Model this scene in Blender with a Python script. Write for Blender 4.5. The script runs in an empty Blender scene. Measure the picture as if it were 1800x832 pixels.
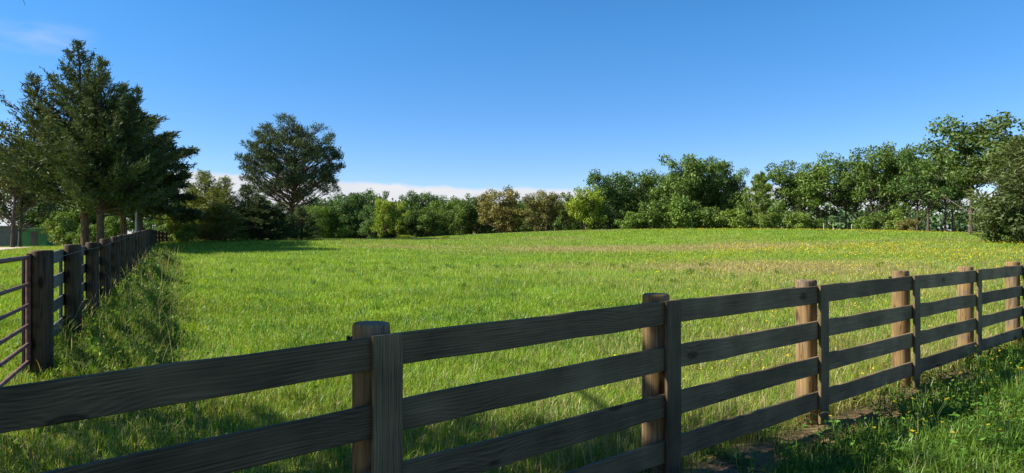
import bpy, bmesh, math, random
import numpy as np
from mathutils import Vector, Matrix

random.seed(7)
rng = np.random.default_rng(11)
scene = bpy.context.scene
COL = scene.collection
F = 1200.0            # focal length in pixels of the 1800 px wide frame
CX, HY = 900.0, 417.0
CAMZ = 1.62


def px(x, Z):
    return (x - CX) / F * Z


# ------------------------------------------------------------------ tagging
def tag(o, label=None, cat=None, group=None, kind=None):
    if label: o['label'] = label
    if cat: o['category'] = cat
    if group: o['group'] = group
    if kind: o['kind'] = kind
    return o


def empty(name, loc, label, cat, group=None, rz=0.0):
    o = bpy.data.objects.new(name, None)
    COL.objects.link(o)
    o.location = loc
    o.rotation_euler = (0, 0, rz)
    o.empty_display_size = 0.2
    return tag(o, label, cat, group)


def link(name, me, mat=None, parent=None):
    o = bpy.data.objects.new(name, me)
    COL.objects.link(o)
    if mat is not None and not me.materials:
        me.materials.append(mat)
    if parent is not None:
        o.parent = parent
    return o


def copy_tree(root):
    r = root.copy()
    COL.objects.link(r)
    for ch in root.children:
        c = ch.copy()
        COL.objects.link(c)
        c.parent = r
        for g in ch.children:
            d = g.copy()
            COL.objects.link(d)
            d.parent = c
    return r


# ------------------------------------------------------------------ mesh helpers
def np_mesh(name, V, Fc, k, smooth=False, col=None):
    """V (n,3); Fc (m,k) all faces of k corners."""
    me = bpy.data.meshes.new(name)
    V = np.ascontiguousarray(V, dtype=np.float32)
    Fc = np.ascontiguousarray(Fc, dtype=np.int32)
    me.vertices.add(len(V))
    me.vertices.foreach_set('co', V.ravel())
    me.loops.add(Fc.size)
    me.loops.foreach_set('vertex_index', Fc.ravel())
    me.polygons.add(len(Fc))
    me.polygons.foreach_set('loop_start', np.arange(0, Fc.size, k, dtype=np.int32))
    me.polygons.foreach_set('loop_total', np.full(len(Fc), k, dtype=np.int32))
    if smooth:
        me.polygons.foreach_set('use_smooth', np.ones(len(Fc), dtype=bool))
    if col is not None:
        a = me.color_attributes.new('Col', 'FLOAT_COLOR', 'POINT')
        c4 = np.ones((len(V), 4), dtype=np.float32)
        c4[:, :3] = col
        a.data.foreach_set('color', c4.ravel())
    me.update(calc_edges=True)
    return me


def unit(a):
    return a / np.maximum(np.linalg.norm(a, axis=-1, keepdims=True), 1e-9)


def leaf_arrays(C, U, V):
    n = len(C)
    P = np.empty((n, 4, 3))
    P[:, 0] = C - U
    P[:, 1] = C + V - U * 0.15
    P[:, 2] = C + U
    P[:, 3] = C - V - U * 0.15
    return P.reshape(-1, 3), np.arange(n * 4).reshape(n, 4)


class Tubes:
    """Tapered tubes gathered in one mesh."""
    def __init__(self):
        self.v, self.f = [], []
        self.n = 0

    def add(self, pts, rad, sides=7, cap=True):
        pts = np.asarray(pts, float)
        rad = np.asarray(rad, float)
        d = np.gradient(pts, axis=0)
        d = unit(d)
        ref = np.array([0.31, 0.92, 0.2])
        a = unit(np.cross(d, ref))
        b = np.cross(d, a)
        ang = np.linspace(0, 2 * np.pi, sides, endpoint=False)
        ring = (a[:, None, :] * np.cos(ang)[None, :, None] + b[:, None, :] * np.sin(ang)[None, :, None])
        vv = pts[:, None, :] + ring * rad[:, None, None]
        m = len(pts)
        self.v.append(vv.reshape(-1, 3))
        i = np.arange(m - 1)[:, None] * sides
        j = np.arange(sides)[None, :]
        j2 = (j + 1) % sides
        q = np.stack([i + j, i + j2, i + sides + j2, i + sides + j], -1).reshape(-1, 4) + self.n
        self.f.append(q)
        self.n += m * sides

    def mesh(self, name):
        return np_mesh(name, np.concatenate(self.v), np.concatenate(self.f), 4, smooth=True)


# ------------------------------------------------------------------ noise (numpy)
_P = np.random.default_rng(3).random((256, 256))


def vnoise(x, y, s):
    x = np.asarray(x) * s + 1000.3
    y = np.asarray(y) * s + 1000.7
    xi, yi = np.floor(x).astype(int), np.floor(y).astype(int)
    fx, fy = x - xi, y - yi
    fx = fx * fx * (3 - 2 * fx)
    fy = fy * fy * (3 - 2 * fy)
    g = lambda a, b: _P[a & 255, b & 255]
    return (g(xi, yi) * (1 - fx) + g(xi + 1, yi) * fx) * (1 - fy) + (g(xi, yi + 1) * (1 - fx) + g(xi + 1, yi + 1) * fx) * fy


def fnoise(x, y, s):
    return (vnoise(x, y, s) + 0.5 * vnoise(x, y, s * 2.1) + 0.25 * vnoise(x, y, s * 4.3)) / 1.75


# ------------------------------------------------------------------ terrain
def fenceX(Z): return -0.5 * Z - 1.264

CTRL = [(0, 0, 0), (-3, -5, 0), (5, 0, 0), (-5, 0, .06), (-10, 0, .15), (0, -20, 0), (15, 0, .08), (-20, -20, 0.1), (20, -20, 0),
        (-2.2, 1.7, -.07), (-.6, 3.1, -.04), (1.05, 4.5, 0), (2.65, 5.9, 0), (5.9, 8.7, .02), (7.5, 10.1, .03), (15, 16.7, .1),
        (fenceX(6.7), 6.7, .25), (fenceX(11), 11, .30), (fenceX(17.6), 17.6, .43), (fenceX(41), 41, .88),
        (-40, 50, .62), (-15, 15, .35), (-60, 60, .55), (-45, 30, .5),
        (px(330, 46), 46, 1.2), (px(550, 60), 60, 1.40), (px(700, 75), 75, 1.40), (px(900, 90), 90, 2.14), (px(1000, 95), 95, 2.41),
        (px(1150, 95), 95, 2.57), (px(1400, 85), 85, 2.47), (px(1600, 75), 75, 2.18), (px(1700, 65), 65, 1.95), (px(1800, 40), 40, 1.25),
        (0, 45, .78), (15, 45, .95), (0, 20, .2), (10, 22, .24), (-8, 40, .78), (-8, 20, .36), (-4, 10, .14), (2, 10, .05),
        (-30, 115, .0), (0, 128, .5), (25, 125, 1.6), (50, 115, 1.2), (75, 95, .6), (60, 55, 1.2), (-60, 100, .2)]
_c = np.array(CTRL, float)


def _U(r2):
    return np.where(r2 > 1e-9, 0.5 * r2 * np.log(np.maximum(r2, 1e-9)), 0.0)

_S = 0.05
_xy = _c[:, :2] * _S
_n = len(_c)
_K = _U(((_xy[:, None] - _xy[None]) ** 2).sum(-1)) + 0.0005 * np.eye(_n)
_Pm = np.c_[np.ones(_n), _xy]
_A = np.zeros((_n + 3, _n + 3))
_A[:_n, :_n] = _K
_A[:_n, _n:] = _Pm
_A[_n:, :_n] = _Pm.T
_W = np.linalg.solve(_A, np.r_[_c[:, 2], 0, 0, 0])


def ground(X, Y):
    X = np.atleast_1d(np.asarray(X, float)).ravel()
    Y = np.atleast_1d(np.asarray(Y, float)).ravel()
    out = np.empty(len(X))
    for s in range(0, len(X), 40000):
        x = np.clip(X[s:s + 40000], -110, 110) * _S
        y = np.clip(Y[s:s + 40000], -40, 140) * _S
        r2 = (x[:, None] - _xy[None, :, 0]) ** 2 + (y[:, None] - _xy[None, :, 1]) ** 2
        z = _U(r2) @ _W[:_n] + _W[_n] + _W[_n + 1] * x + _W[_n + 2] * y
        out[s:s + 40000] = z
    r = np.hypot(X, Y - 40)
    t = np.clip((r - 90) / 120, 0, 1)
    t = t * t * (3 - 2 * t)
    return out * (1 - t) + (-3.0) * t


def gz(x, y): return float(ground([x], [y])[0])


FD = np.array([0.759, 0.651])        # along the near fence
FN = np.array([-0.651, 0.759])       # towards the field
P2 = np.array([1.05, 4.5])


def fence_uv(X, Y):
    return (X - P2[0]) * FD[0] + (Y - P2[1]) * FD[1], (X - P2[0]) * FN[0] + (Y - P2[1]) * FN[1]


def gauss(X, Y, cx, cy, sx, sy):
    return np.exp(-((X - cx) / sx) ** 2 - ((Y - cy) / sy) ** 2)


def dryness(X, Y):
    d = 0.75 * (fnoise(X, Y * 1.0, 0.16) - 0.52) * 1.2 + 0.7 * (fnoise(X * 0.5, Y, 0.05) - 0.5)
    d = d + 0.9 * gauss(X, Y, 9, 28.5, 7, 3.2) + 1.0 * gauss(X, Y, 9, 46, 16, 4.0) + 0.6 * gauss(X, Y, -10, 62, 14, 6)
    d = d + 0.25 * gauss(X, Y, 16, 24, 8, 5) - 0.35 * gauss(X, Y, -6, 14, 7, 8) - 0.3 * gauss(X, Y, 26, 70, 16, 6)
    return np.clip(d + 0.12, 0, 1)


def bare(X, Y):
    u, v = fence_uv(X, Y)
    b = np.exp(-((v + 0.16) / 0.26) ** 2) * np.clip((u + 0.9) / 0.8, 0, 1) * np.clip((7.5 - u) / 3.5, 0, 1)
    b = b * np.clip(fnoise(X, Y, 1.7) * 3.2 - 0.75, 0, 1)
    return np.clip(b * 1.25, 0, 1)


# ------------------------------------------------------------------ materials
def new_mat(name):
    m = bpy.data.materials.new(name)
    m.use_nodes = True
    nt = m.node_tree
    nt.nodes.clear()
    return m, nt, nt.nodes, nt.links


def N(nt, t, **kw):
    n = nt.nodes.new(t)
    for k, v in kw.items():
        setattr(n, k, v)
    return n


def ramp(nt, stops):
    r = nt.nodes.new('ShaderNodeValToRGB')
    e = r.color_ramp.elements
    while len(e) < len(stops): e.new(0.5)
    for i, (p, c) in enumerate(stops):
        e[i].position = p
        e[i].color = (*c, 1) if len(c) == 3 else c
    return r


def math_n(nt, op, a, b=None, clamp=False):
    n = nt.nodes.new('ShaderNodeMath')
    n.operation = op
    n.use_clamp = clamp
    for i, v in enumerate((a, b)):
        if v is None: continue
        if isinstance(v, (int, float)): n.inputs[i].default_value = v
        else: nt.links.new(v, n.inputs[i])
    return n.outputs[0]


def mixc(nt, fac, a, b, blend='MIX'):
    n = nt.nodes.new('ShaderNodeMix')
    n.data_type = 'RGBA'
    n.blend_type = blend
    for sock, v in ((n.inputs[0], fac), (n.inputs[6], a), (n.inputs[7], b)):
        if isinstance(v, (int, float)): sock.default_value = v
        elif isinstance(v, tuple): sock.default_value = (*v, 1) if len(v) == 3 else v
        else: nt.links.new(v, sock)
    return n.outputs[2]


def leaf_material(name, mode, transl=0.35, gloss=0.06, rough=0.5, tint=(1, 1, 1), var=0.45, hue=0.03):
    """mode 'object' takes the base colour from the object colour; 'attr' from the blade colour."""
    m, nt, nd, lk = new_mat(name)
    if mode == 'object':
        base = N(nt, 'ShaderNodeObjectInfo').outputs['Color']
    elif mode == 'attr':
        base = N(nt, 'ShaderNodeVertexColor', layer_name='Col').outputs['Color']
    else:
        rgb = N(nt, 'ShaderNodeRGB')
        rgb.outputs[0].default_value = (*mode, 1)
        base = rgb.outputs[0]
    g = N(nt, 'ShaderNodeNewGeometry')
    hsv = N(nt, 'ShaderNodeHueSaturation')
    rnd = g.outputs['Random Per Island']
    lk.new(math_n(nt, 'ADD', math_n(nt, 'MULTIPLY', rnd, var), 1 - var / 2), hsv.inputs['Value'])
    r2 = math_n(nt, 'FRACT', math_n(nt, 'MULTIPLY', rnd, 37.7))
    lk.new(math_n(nt, 'ADD', math_n(nt, 'MULTIPLY', r2, hue), 0.5 - hue / 2), hsv.inputs['Hue'])
    lk.new(base, hsv.inputs['Color'])
    col = hsv.outputs[0]
    d = N(nt, 'ShaderNodeBsdfDiffuse')
    t = N(nt, 'ShaderNodeBsdfTranslucent')
    lk.new(col, d.inputs[0])
    tc = mixc(nt, 1.0, col, (1.25, 1.15, 0.55), 'MULTIPLY')
    lk.new(tc, t.inputs[0])
    mx = N(nt, 'ShaderNodeMixShader')
    mx.inputs[0].default_value = transl
    lk.new(d.outputs[0], mx.inputs[1])
    lk.new(t.outputs[0], mx.inputs[2])
    gl = N(nt, 'ShaderNodeBsdfGlossy')
    gl.inputs['Roughness'].default_value = rough
    gl.inputs['Color'].default_value = (1, 1, 1, 1)
    mg = N(nt, 'ShaderNodeMixShader')
    mg.inputs[0].default_value = gloss
    lk.new(mx.outputs[0], mg.inputs[1])
    lk.new(gl.outputs[0], mg.inputs[2])
    out = N(nt, 'ShaderNodeOutputMaterial')
    lk.new(mg.outputs[0], out.inputs[0])
    return m


def bark_material(name, c1, c2, scale=6):
    m, nt, nd, lk = new_mat(name)
    tc = N(nt, 'ShaderNodeTexCoord')
    mp = N(nt, 'ShaderNodeMapping')
    mp.inputs['Scale'].default_value = (scale * 3, scale * 3, scale * 0.5)
    lk.new(tc.outputs['Object'], mp.inputs[0])
    no = N(nt, 'ShaderNodeTexNoise')
    no.inputs['Detail'].default_value = 5
    no.inputs['Scale'].default_value = 1
    lk.new(mp.outputs[0], no.inputs['Vector'])
    r = ramp(nt, [(0.32, c1), (0.68, c2)])
    lk.new(no.outputs[0], r.inputs[0])
    b = N(nt, 'ShaderNodeBsdfPrincipled')
    b.inputs['Roughness'].default_value = 0.9
    b.inputs['Specular IOR Level'].default_value = 0.15
    lk.new(r.outputs[0], b.inputs['Base Color'])
    bp = N(nt, 'ShaderNodeBump')
    bp.inputs['Strength'].default_value = 0.7
    bp.inputs['Distance'].default_value = 0.03
    lk.new(no.outputs[0], bp.inputs['Height'])
    lk.new(bp.outputs[0], b.inputs['Normal'])
    out = N(nt, 'ShaderNodeOutputMaterial')
    lk.new(b.outputs[0], out.inputs[0])
    return m


def board_material(name, c_dark, c_mid, c_light, knot=True):
    """Plain sawn board: the grain runs along local X and swirls around knots."""
    m, nt, nd, lk = new_mat(name)
    tc = N(nt, 'ShaderNodeTexCoord')
    oi = N(nt, 'ShaderNodeObjectInfo')
    off = N(nt, 'ShaderNodeCombineXYZ')
    lk.new(math_n(nt, 'MULTIPLY', oi.outputs['Random'], 57.0), off.inputs[0])
    lk.new(math_n(nt, 'MULTIPLY', oi.outputs['Random'], 13.0), off.inputs[2])
    add = N(nt, 'ShaderNodeVectorMath', operation='ADD')
    lk.new(tc.outputs['Object'], add.inputs[0])
    lk.new(off.outputs[0], add.inputs[1])
    # knots
    mk = N(nt, 'ShaderNodeMapping')
    mk.inputs['Scale'].default_value = (1.9, 0.4, 4.6)
    lk.new(add.outputs[0], mk.inputs[0])
    vo = N(nt, 'ShaderNodeTexVoronoi', voronoi_dimensions='3D')
    vo.inputs['Scale'].default_value = 1.0
    lk.new(mk.outputs[0], vo.inputs['Vector'])
    kd = vo.outputs['Distance']
    # large wander of the grain
    mw = N(nt, 'ShaderNodeMapping')
    mw.inputs['Scale'].default_value = (0.55, 3, 3)
    lk.new(add.outputs[0], mw.inputs[0])
    nw = N(nt, 'ShaderNodeTexNoise')
    nw.inputs['Scale'].default_value = 1.0
    nw.inputs['Detail'].default_value = 2
    lk.new(mw.outputs[0], nw.inputs['Vector'])
    sep = N(nt, 'ShaderNodeSeparateXYZ')
    lk.new(add.outputs[0], sep.inputs[0])
    near = math_n(nt, 'POWER', math_n(nt, 'SUBTRACT', 1.0, math_n(nt, 'MULTIPLY', kd, 1.35), True), 2.0)
    ph = math_n(nt, 'ADD', math_n(nt, 'MULTIPLY', sep.outputs[2], 420.0),
                math_n(nt, 'ADD', math_n(nt, 'MULTIPLY', nw.outputs[0], 13.0), math_n(nt, 'MULTIPLY', near, 36.0 if knot else 0.0)))
    wav = math_n(nt, 'MULTIPLY', math_n(nt, 'ADD', math_n(nt, 'SINE', ph), 1.0), 0.5)
    # fine fibre
    mf = N(nt, 'ShaderNodeMapping')
    mf.inputs['Scale'].default_value = (3, 60, 170)
    lk.new(add.outputs[0], mf.inputs[0])
    nf = N(nt, 'ShaderNodeTexNoise')
    nf.inputs['Scale'].default_value = 1
    nf.inputs['Detail'].default_value = 3
    lk.new(mf.outputs[0], nf.inputs['Vector'])
    nb = N(nt, 'ShaderNodeTexNoise')
    nb.inputs['Scale'].default_value = 2.3
    nb.inputs['Detail'].default_value = 4
    lk.new(add.outputs[0], nb.inputs['Vector'])
    h = math_n(nt, 'ADD', math_n(nt, 'MULTIPLY', wav, 0.08), math_n(nt, 'ADD', math_n(nt, 'MULTIPLY', nf.outputs[0], 0.47), math_n(nt, 'MULTIPLY', nb.outputs[0], 0.57)))
    r = ramp(nt, [(0.40, c_dark), (0.56, c_mid), (0.74, c_light)])
    lk.new(h, r.inputs[0])
    col = r.outputs[0]
    if knot:
        kr = ramp(nt, [(0.05, (0.22, 0.19, 0.17)), (0.08, (0.5, 0.45, 0.4)), (0.105, (0.28, 0.24, 0.22)), (0.15, (1, 1, 1))])
        lk.new(kd, kr.inputs[0])
        col = mixc(nt, 1.0, col, kr.outputs[0], 'MULTIPLY')
    # board to board difference
    hv = N(nt, 'ShaderNodeHueSaturation')
    lk.new(math_n(nt, 'ADD', math_n(nt, 'MULTIPLY', math_n(nt, 'FRACT', math_n(nt, 'MULTIPLY', oi.outputs['Random'], 91.3)), 0.75), 0.65), hv.inputs['Value'])
    lk.new(col, hv.inputs['Color'])
    b = N(nt, 'ShaderNodeBsdfPrincipled')
    b.inputs['Roughness'].default_value = 0.75
    b.inputs['Specular IOR Level'].default_value = 0.3
    lk.new(hv.outputs[0], b.inputs['Base Color'])
    bp = N(nt, 'ShaderNodeBump')
    bp.inputs['Strength'].default_value = 0.45
    bp.inputs['Distance'].default_value = 0.004
    lk.new(h, bp.inputs['Height'])
    lk.new(bp.outputs[0], b.inputs['Normal'])
    out = N(nt, 'ShaderNodeOutputMaterial')
    lk.new(b.outputs[0], out.inputs[0])
    return m


def post_material(name, c_dark, c_mid, c_light):
    m, nt, nd, lk = new_mat(name)
    tc = N(nt, 'ShaderNodeTexCoord')
    oi = N(nt, 'ShaderNodeObjectInfo')
    off = N(nt, 'ShaderNodeCombineXYZ')
    lk.new(math_n(nt, 'MULTIPLY', oi.outputs['Random'], 41.0), off.inputs[0])
    lk.new(math_n(nt, 'MULTIPLY', oi.outputs['Random'], 23.0), off.inputs[2])
    add = N(nt, 'ShaderNodeVectorMath', operation='ADD')
    lk.new(tc.outputs['Object'], add.inputs[0])
    lk.new(off.outputs[0], add.inputs[1])
    hs = []
    for sc, det in (((30, 30, 1.6), 4), ((110, 110, 4), 3), ((5, 5, 3.2), 4)):
        mp = N(nt, 'ShaderNodeMapping')
        mp.inputs['Scale'].default_value = sc
        lk.new(add.outputs[0], mp.inputs[0])
        no = N(nt, 'ShaderNodeTexNoise')
        no.inputs['Scale'].default_value = 1
        no.inputs['Detail'].default_value = det
        lk.new(mp.outputs[0], no.inputs['Vector'])
        hs.append(no.outputs[0])
    h = math_n(nt, 'ADD', math_n(nt, 'MULTIPLY', hs[0], 0.4), math_n(nt, 'ADD', math_n(nt, 'MULTIPLY', hs[1], 0.3), math_n(nt, 'MULTIPLY', hs[2], 0.3)))
    r = ramp(nt, [(0.34, c_dark), (0.48, c_mid), (0.64, c_light)])
    lk.new(h, r.inputs[0])
    mk = N(nt, 'ShaderNodeMapping')
    mk.inputs['Scale'].default_value = (9, 9, 3.2)
    lk.new(add.outputs[0], mk.inputs[0])
    vo = N(nt, 'ShaderNodeTexVoronoi')
    vo.inputs['Scale'].default_value = 0.8
    lk.new(mk.outputs[0], vo.inputs['Vector'])
    kr = ramp(nt, [(0.10, (0.3, 0.25, 0.22)), (0.2, (1, 1, 1))])
    lk.new(vo.outputs['Distance'], kr.inputs[0])
    col = mixc(nt, 1.0, r.outputs[0], kr.outputs[0], 'MULTIPLY')
    mc = N(nt, 'ShaderNodeMapping')
    mc.inputs['Scale'].default_value = (22, 22, .9)
    lk.new(add.outputs[0], mc.inputs[0])
    ck = N(nt, 'ShaderNodeTexNoise')
    ck.inputs['Scale'].default_value = 1
    ck.inputs['Detail'].default_value = 2
    lk.new(mc.outputs[0], ck.inputs['Vector'])
    cr_ = ramp(nt, [(0.475, (1, 1, 1)), (0.497, (.22, .18, .15)), (0.503, (.22, .18, .15)), (0.525, (1, 1, 1))])
    lk.new(ck.outputs[0], cr_.inputs[0])
    mg_ = N(nt, 'ShaderNodeTexNoise')
    mg_.inputs['Scale'].default_value = 5
    mg_.inputs['Detail'].default_value = 5
    lk.new(add.outputs[0], mg_.inputs['Vector'])
    gr_ = ramp(nt, [(.45, (0, 0, 0)), (.7, (1, 1, 1))])
    lk.new(mg_.outputs[0], gr_.inputs[0])
    col = mixc(nt, 0.75, col, cr_.outputs[0], 'MULTIPLY')
    hgrey = N(nt, 'ShaderNodeHueSaturation')
    hgrey.inputs['Saturation'].default_value = .45
    hgrey.inputs['Value'].default_value = .72
    lk.new(col, hgrey.inputs['Color'])
    col = mixc(nt, math_n(nt, 'MULTIPLY', gr_.outputs[0], .8), col, hgrey.outputs[0])
    b = N(nt, 'ShaderNodeBsdfPrincipled')
    b.inputs['Roughness'].default_value = 0.8
    b.inputs['Specular IOR Level'].default_value = 0.2
    lk.new(col, b.inputs['Base Color'])
    bp = N(nt, 'ShaderNodeBump')
    bp.inputs['Strength'].default_value = 0.5
    bp.inputs['Distance'].default_value = 0.006
    lk.new(h, bp.inputs['Height'])
    lk.new(bp.outputs[0], b.inputs['Normal'])
    out = N(nt, 'ShaderNodeOutputMaterial')
    lk.new(b.outputs[0], out.inputs[0])
    return m


def plain_material(name, c, rough=0.6, metal=0.0, var=0.3, scale=8):
    m, nt, nd, lk = new_mat(name)
    tc = N(nt, 'ShaderNodeTexCoord')
    no = N(nt, 'ShaderNodeTexNoise')
    no.inputs['Scale'].default_value = scale
    no.inputs['Detail'].default_value = 5
    lk.new(tc.outputs['Object'], no.inputs['Vector'])
    r = ramp(nt, [(0.3, tuple(x * (1 - var) for x in c)), (0.7, tuple(min(1, x * (1 + var)) for x in c))])
    lk.new(no.outputs[0], r.inputs[0])
    b = N(nt, 'ShaderNodeBsdfPrincipled')
    b.inputs['Roughness'].default_value = rough
    b.inputs['Metallic'].default_value = metal
    lk.new(r.outputs[0], b.inputs['Base Color'])
    out = N(nt, 'ShaderNodeOutputMaterial')
    lk.new(b.outputs[0], out.inputs[0])
    return m


M_BOARD = board_material('dark_stained_board', (0.050, 0.033, 0.015), (0.130, 0.091, 0.045), (0.235, 0.172, 0.092))
M_LBOARD = board_material('weathered_board', (0.05, 0.047, 0.042), (0.10, 0.093, 0.083), (0.17, 0.155, 0.135), knot=False)
M_POST = post_material('tan_treated_post', (0.075, 0.046, 0.019), (0.195, 0.126, 0.054), (0.31, 0.21, 0.098))
M_LPOST = post_material('weathered_post', (0.026, 0.017, 0.009), (0.062, 0.043, 0.024), (0.115, 0.082, 0.046))
M_BLACK = plain_material('black_plastic', (0.012, 0.012, 0.013), 0.4)
M_GATE = plain_material('rusty_red_tube', (0.13, 0.058, 0.042), 0.65, 0.1, 0.45, 20)
M_WIRE = plain_material('wire', (0.10, 0.10, 0.10), 0.5, 0.6, 0.1)
M_BARK = bark_material('oak_bark', (0.035, 0.028, 0.022), (0.13, 0.11, 0.09))
M_CBARK = bark_material('cedar_bark', (0.045, 0.026, 0.018), (0.17, 0.105, 0.072))
M_PBARK = bark_material('pine_bark', (0.05, 0.038, 0.03), (0.17, 0.135, 0.11))
M_LEAF = leaf_material('broad_leaves', 'object', 0.30, 0.015, 0.55, var=0.75, hue=0.035)
M_NEEDLE = leaf_material('needles', 'object', 0.18, 0.02, 0.6, var=0.7, hue=0.03)
M_GRASS = leaf_material('grass_blades', 'attr', 0.40, 0.02, 0.45, var=0.8, hue=0.03)
M_WEED = leaf_material('weed_leaves', 'attr', 0.35, 0.012, 0.5, var=0.6, hue=0.03)
M_YELLOW = leaf_material('yellow_petals', (0.66, 0.49, 0.02), 0.3, 0.0, 0.6, var=0.4, hue=0.02)


def ground_material():
    m, nt, nd, lk = new_mat('pasture_ground')
    tc = N(nt, 'ShaderNodeTexCoord')
    att = N(nt, 'ShaderNodeVertexColor', layer_name='Col')
    sep = N(nt, 'ShaderNodeSeparateColor')
    lk.new(att.outputs[0], sep.inputs[0])
    ns = []
    for s, d in ((0.9, 5), (7.0, 5), (42.0, 3), (0.12, 4)):
        no = N(nt, 'ShaderNodeTexNoise')
        no.inputs['Scale'].default_value = s
        no.inputs['Detail'].default_value = d
        no.inputs['Roughness'].default_value = 0.65
        lk.new(tc.outputs['Object'], no.inputs['Vector'])
        ns.append(no.outputs[0])
    k = math_n(nt, 'ADD', math_n(nt, 'MULTIPLY', ns[0], 0.35), math_n(nt, 'ADD', math_n(nt, 'MULTIPLY', ns[1], 0.35), math_n(nt, 'MULTIPLY', ns[2], 0.3)))
    g = ramp(nt, [(0.32, (0.07, 0.11, 0.012)), (0.5, (0.15, 0.225, 0.020)), (0.68, (0.24, 0.31, 0.040))])
    lk.new(k, g.inputs[0])
    dry = ramp(nt, [(0.3, (0.15, 0.13, 0.05)), (0.7, (0.34, 0.28, 0.13))])
    lk.new(k, dry.inputs[0])
    dm = math_n(nt, 'ADD', sep.outputs[0], math_n(nt, 'MULTIPLY', math_n(nt, 'SUBTRACT', ns[3], 0.5), 0.5), True)
    c = mixc(nt, dm, g.outputs[0], dry.outputs[0])
    soil = ramp(nt, [(0.3, (0.09, 0.056, 0.033)), (0.5, (0.24, 0.155, 0.09)), (0.7, (0.42, 0.31, 0.19))])
    lk.new(k, soil.inputs[0])
    sm = math_n(nt, 'ADD', sep.outputs[1], math_n(nt, 'MULTIPLY', math_n(nt, 'SUBTRACT', ns[1], 0.5), 0.6), True)
    sm = math_n(nt, 'MULTIPLY', sm, math_n(nt, 'MULTIPLY', sep.outputs[1], 3.0, True), True)
    c = mixc(nt, sm, c, soil.outputs[0])
    litter = ramp(nt, [(0.3, (0.03, 0.024, 0.014)), (0.7, (0.10, 0.085, 0.04))])
    lk.new(k, litter.inputs[0])
    c = mixc(nt, sep.outputs[2], c, litter.outputs[0])
    b = N(nt, 'ShaderNodeBsdfPrincipled')
    b.inputs['Roughness'].default_value = 0.95
    b.inputs['Specular IOR Level'].default_value = 0.1
    lk.new(c, b.inputs['Base Color'])
    bp = N(nt, 'ShaderNodeBump')
    bp.inputs['Strength'].default_value = 0.8
    bp.inputs['Distance'].default_value = 0.05
    lk.new(k, bp.inputs['Height'])
    lk.new(bp.outputs[0], b.inputs['Normal'])
    out = N(nt, 'ShaderNodeOutputMaterial')
    lk.new(b.outputs[0], out.inputs[0])
    return m


# ------------------------------------------------------------------ ground sheet
def axis(lo, hi, fine_lo, fine_hi, step, growth=1.25):
    a = list(np.arange(fine_lo, fine_hi + 1e-6, step))
    s = step
    while a[-1] < hi:
        s *= growth
        a.append(min(a[-1] + s, hi))
    s = step
    b = [a[0]]
    while b[-1] > lo:
        s *= growth
        b.append(max(b[-1] - s, lo))
    return np.array(b[:0:-1] + a)


def woods_floor(X, Y):
    """0..1 where leaf litter lies under the trees."""
    a = np.interp(X, [-60, -27, -22, -17, -10, 0, 10, 25, 38, 46, 44, 60], [58, 50, 49, 62, 84, 96, 99, 98, 88, 79, 79, 60])
    return np.clip((Y - a) / 3.0, 0, 1) * (X > -26)


gx = axis(-1500, 1500, -30, 45, 0.6)
gy = axis(-800, 2500, -3, 100, 0.6)
# finer near the fence
gx = np.unique(np.r_[gx, np.arange(-3, 9, 0.15)])
gy = np.unique(np.r_[gy, np.arange(2, 12, 0.15)])
GX, GY = np.meshgrid(gx, gy)
X, Y = GX.ravel(), GY.ravel()
Zg = ground(X, Y)
near = (np.hypot(X, Y) < 60)
bump = (fnoise(X, Y, 0.8) - 0.5) * 0.05 * near
nx, ny = len(gx), len(gy)
i = (np.arange(ny - 1)[:, None] * nx + np.arange(nx - 1)[None, :]).ravel()
quads = np.stack([i, i + 1, i + nx + 1, i + nx], -1)
gcol = np.stack([dryness(X, Y), bare(X, Y), woods_floor(X, Y)], -1)
gm = np_mesh('pasture', np.c_[X, Y, Zg - 0.01 + bump], quads, 4, True, gcol)
tag(link('ground', gm, ground_material()), kind='structure')

# gravel drive on the left beyond the fence, draped over the ground
def drive_edge(Y):
    return np.interp(Y, [14, 26, 41, 58, 62], [-17.5, -24.5, -31.0, -38.2, -37.0]) + .35 * (fnoise(np.asarray(Y), np.asarray(Y) * 0 + 3.0, .5) - .5)


ry = np.linspace(14, 62, 90)
rt_ = np.linspace(0, 1, 9)
RE = drive_edge(ry)
rX = (RE[:, None] - 22 * rt_[None, :]).ravel()
rY = np.repeat(ry, 9)
i = (np.arange(89)[:, None] * 9 + np.arange(8)[None, :]).ravel()
rq = np.stack([i + 1, i, i + 9, i + 10], -1)
rm = np_mesh('drive', np.c_[rX, rY, ground(rX, rY) + 0.05], rq, 4, True)
tag(link('gravel_drive', rm, plain_material('pale_gravel', (0.40, 0.33, 0.25), 0.95, 0, 0.3, 3)), kind='structure')


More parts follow.
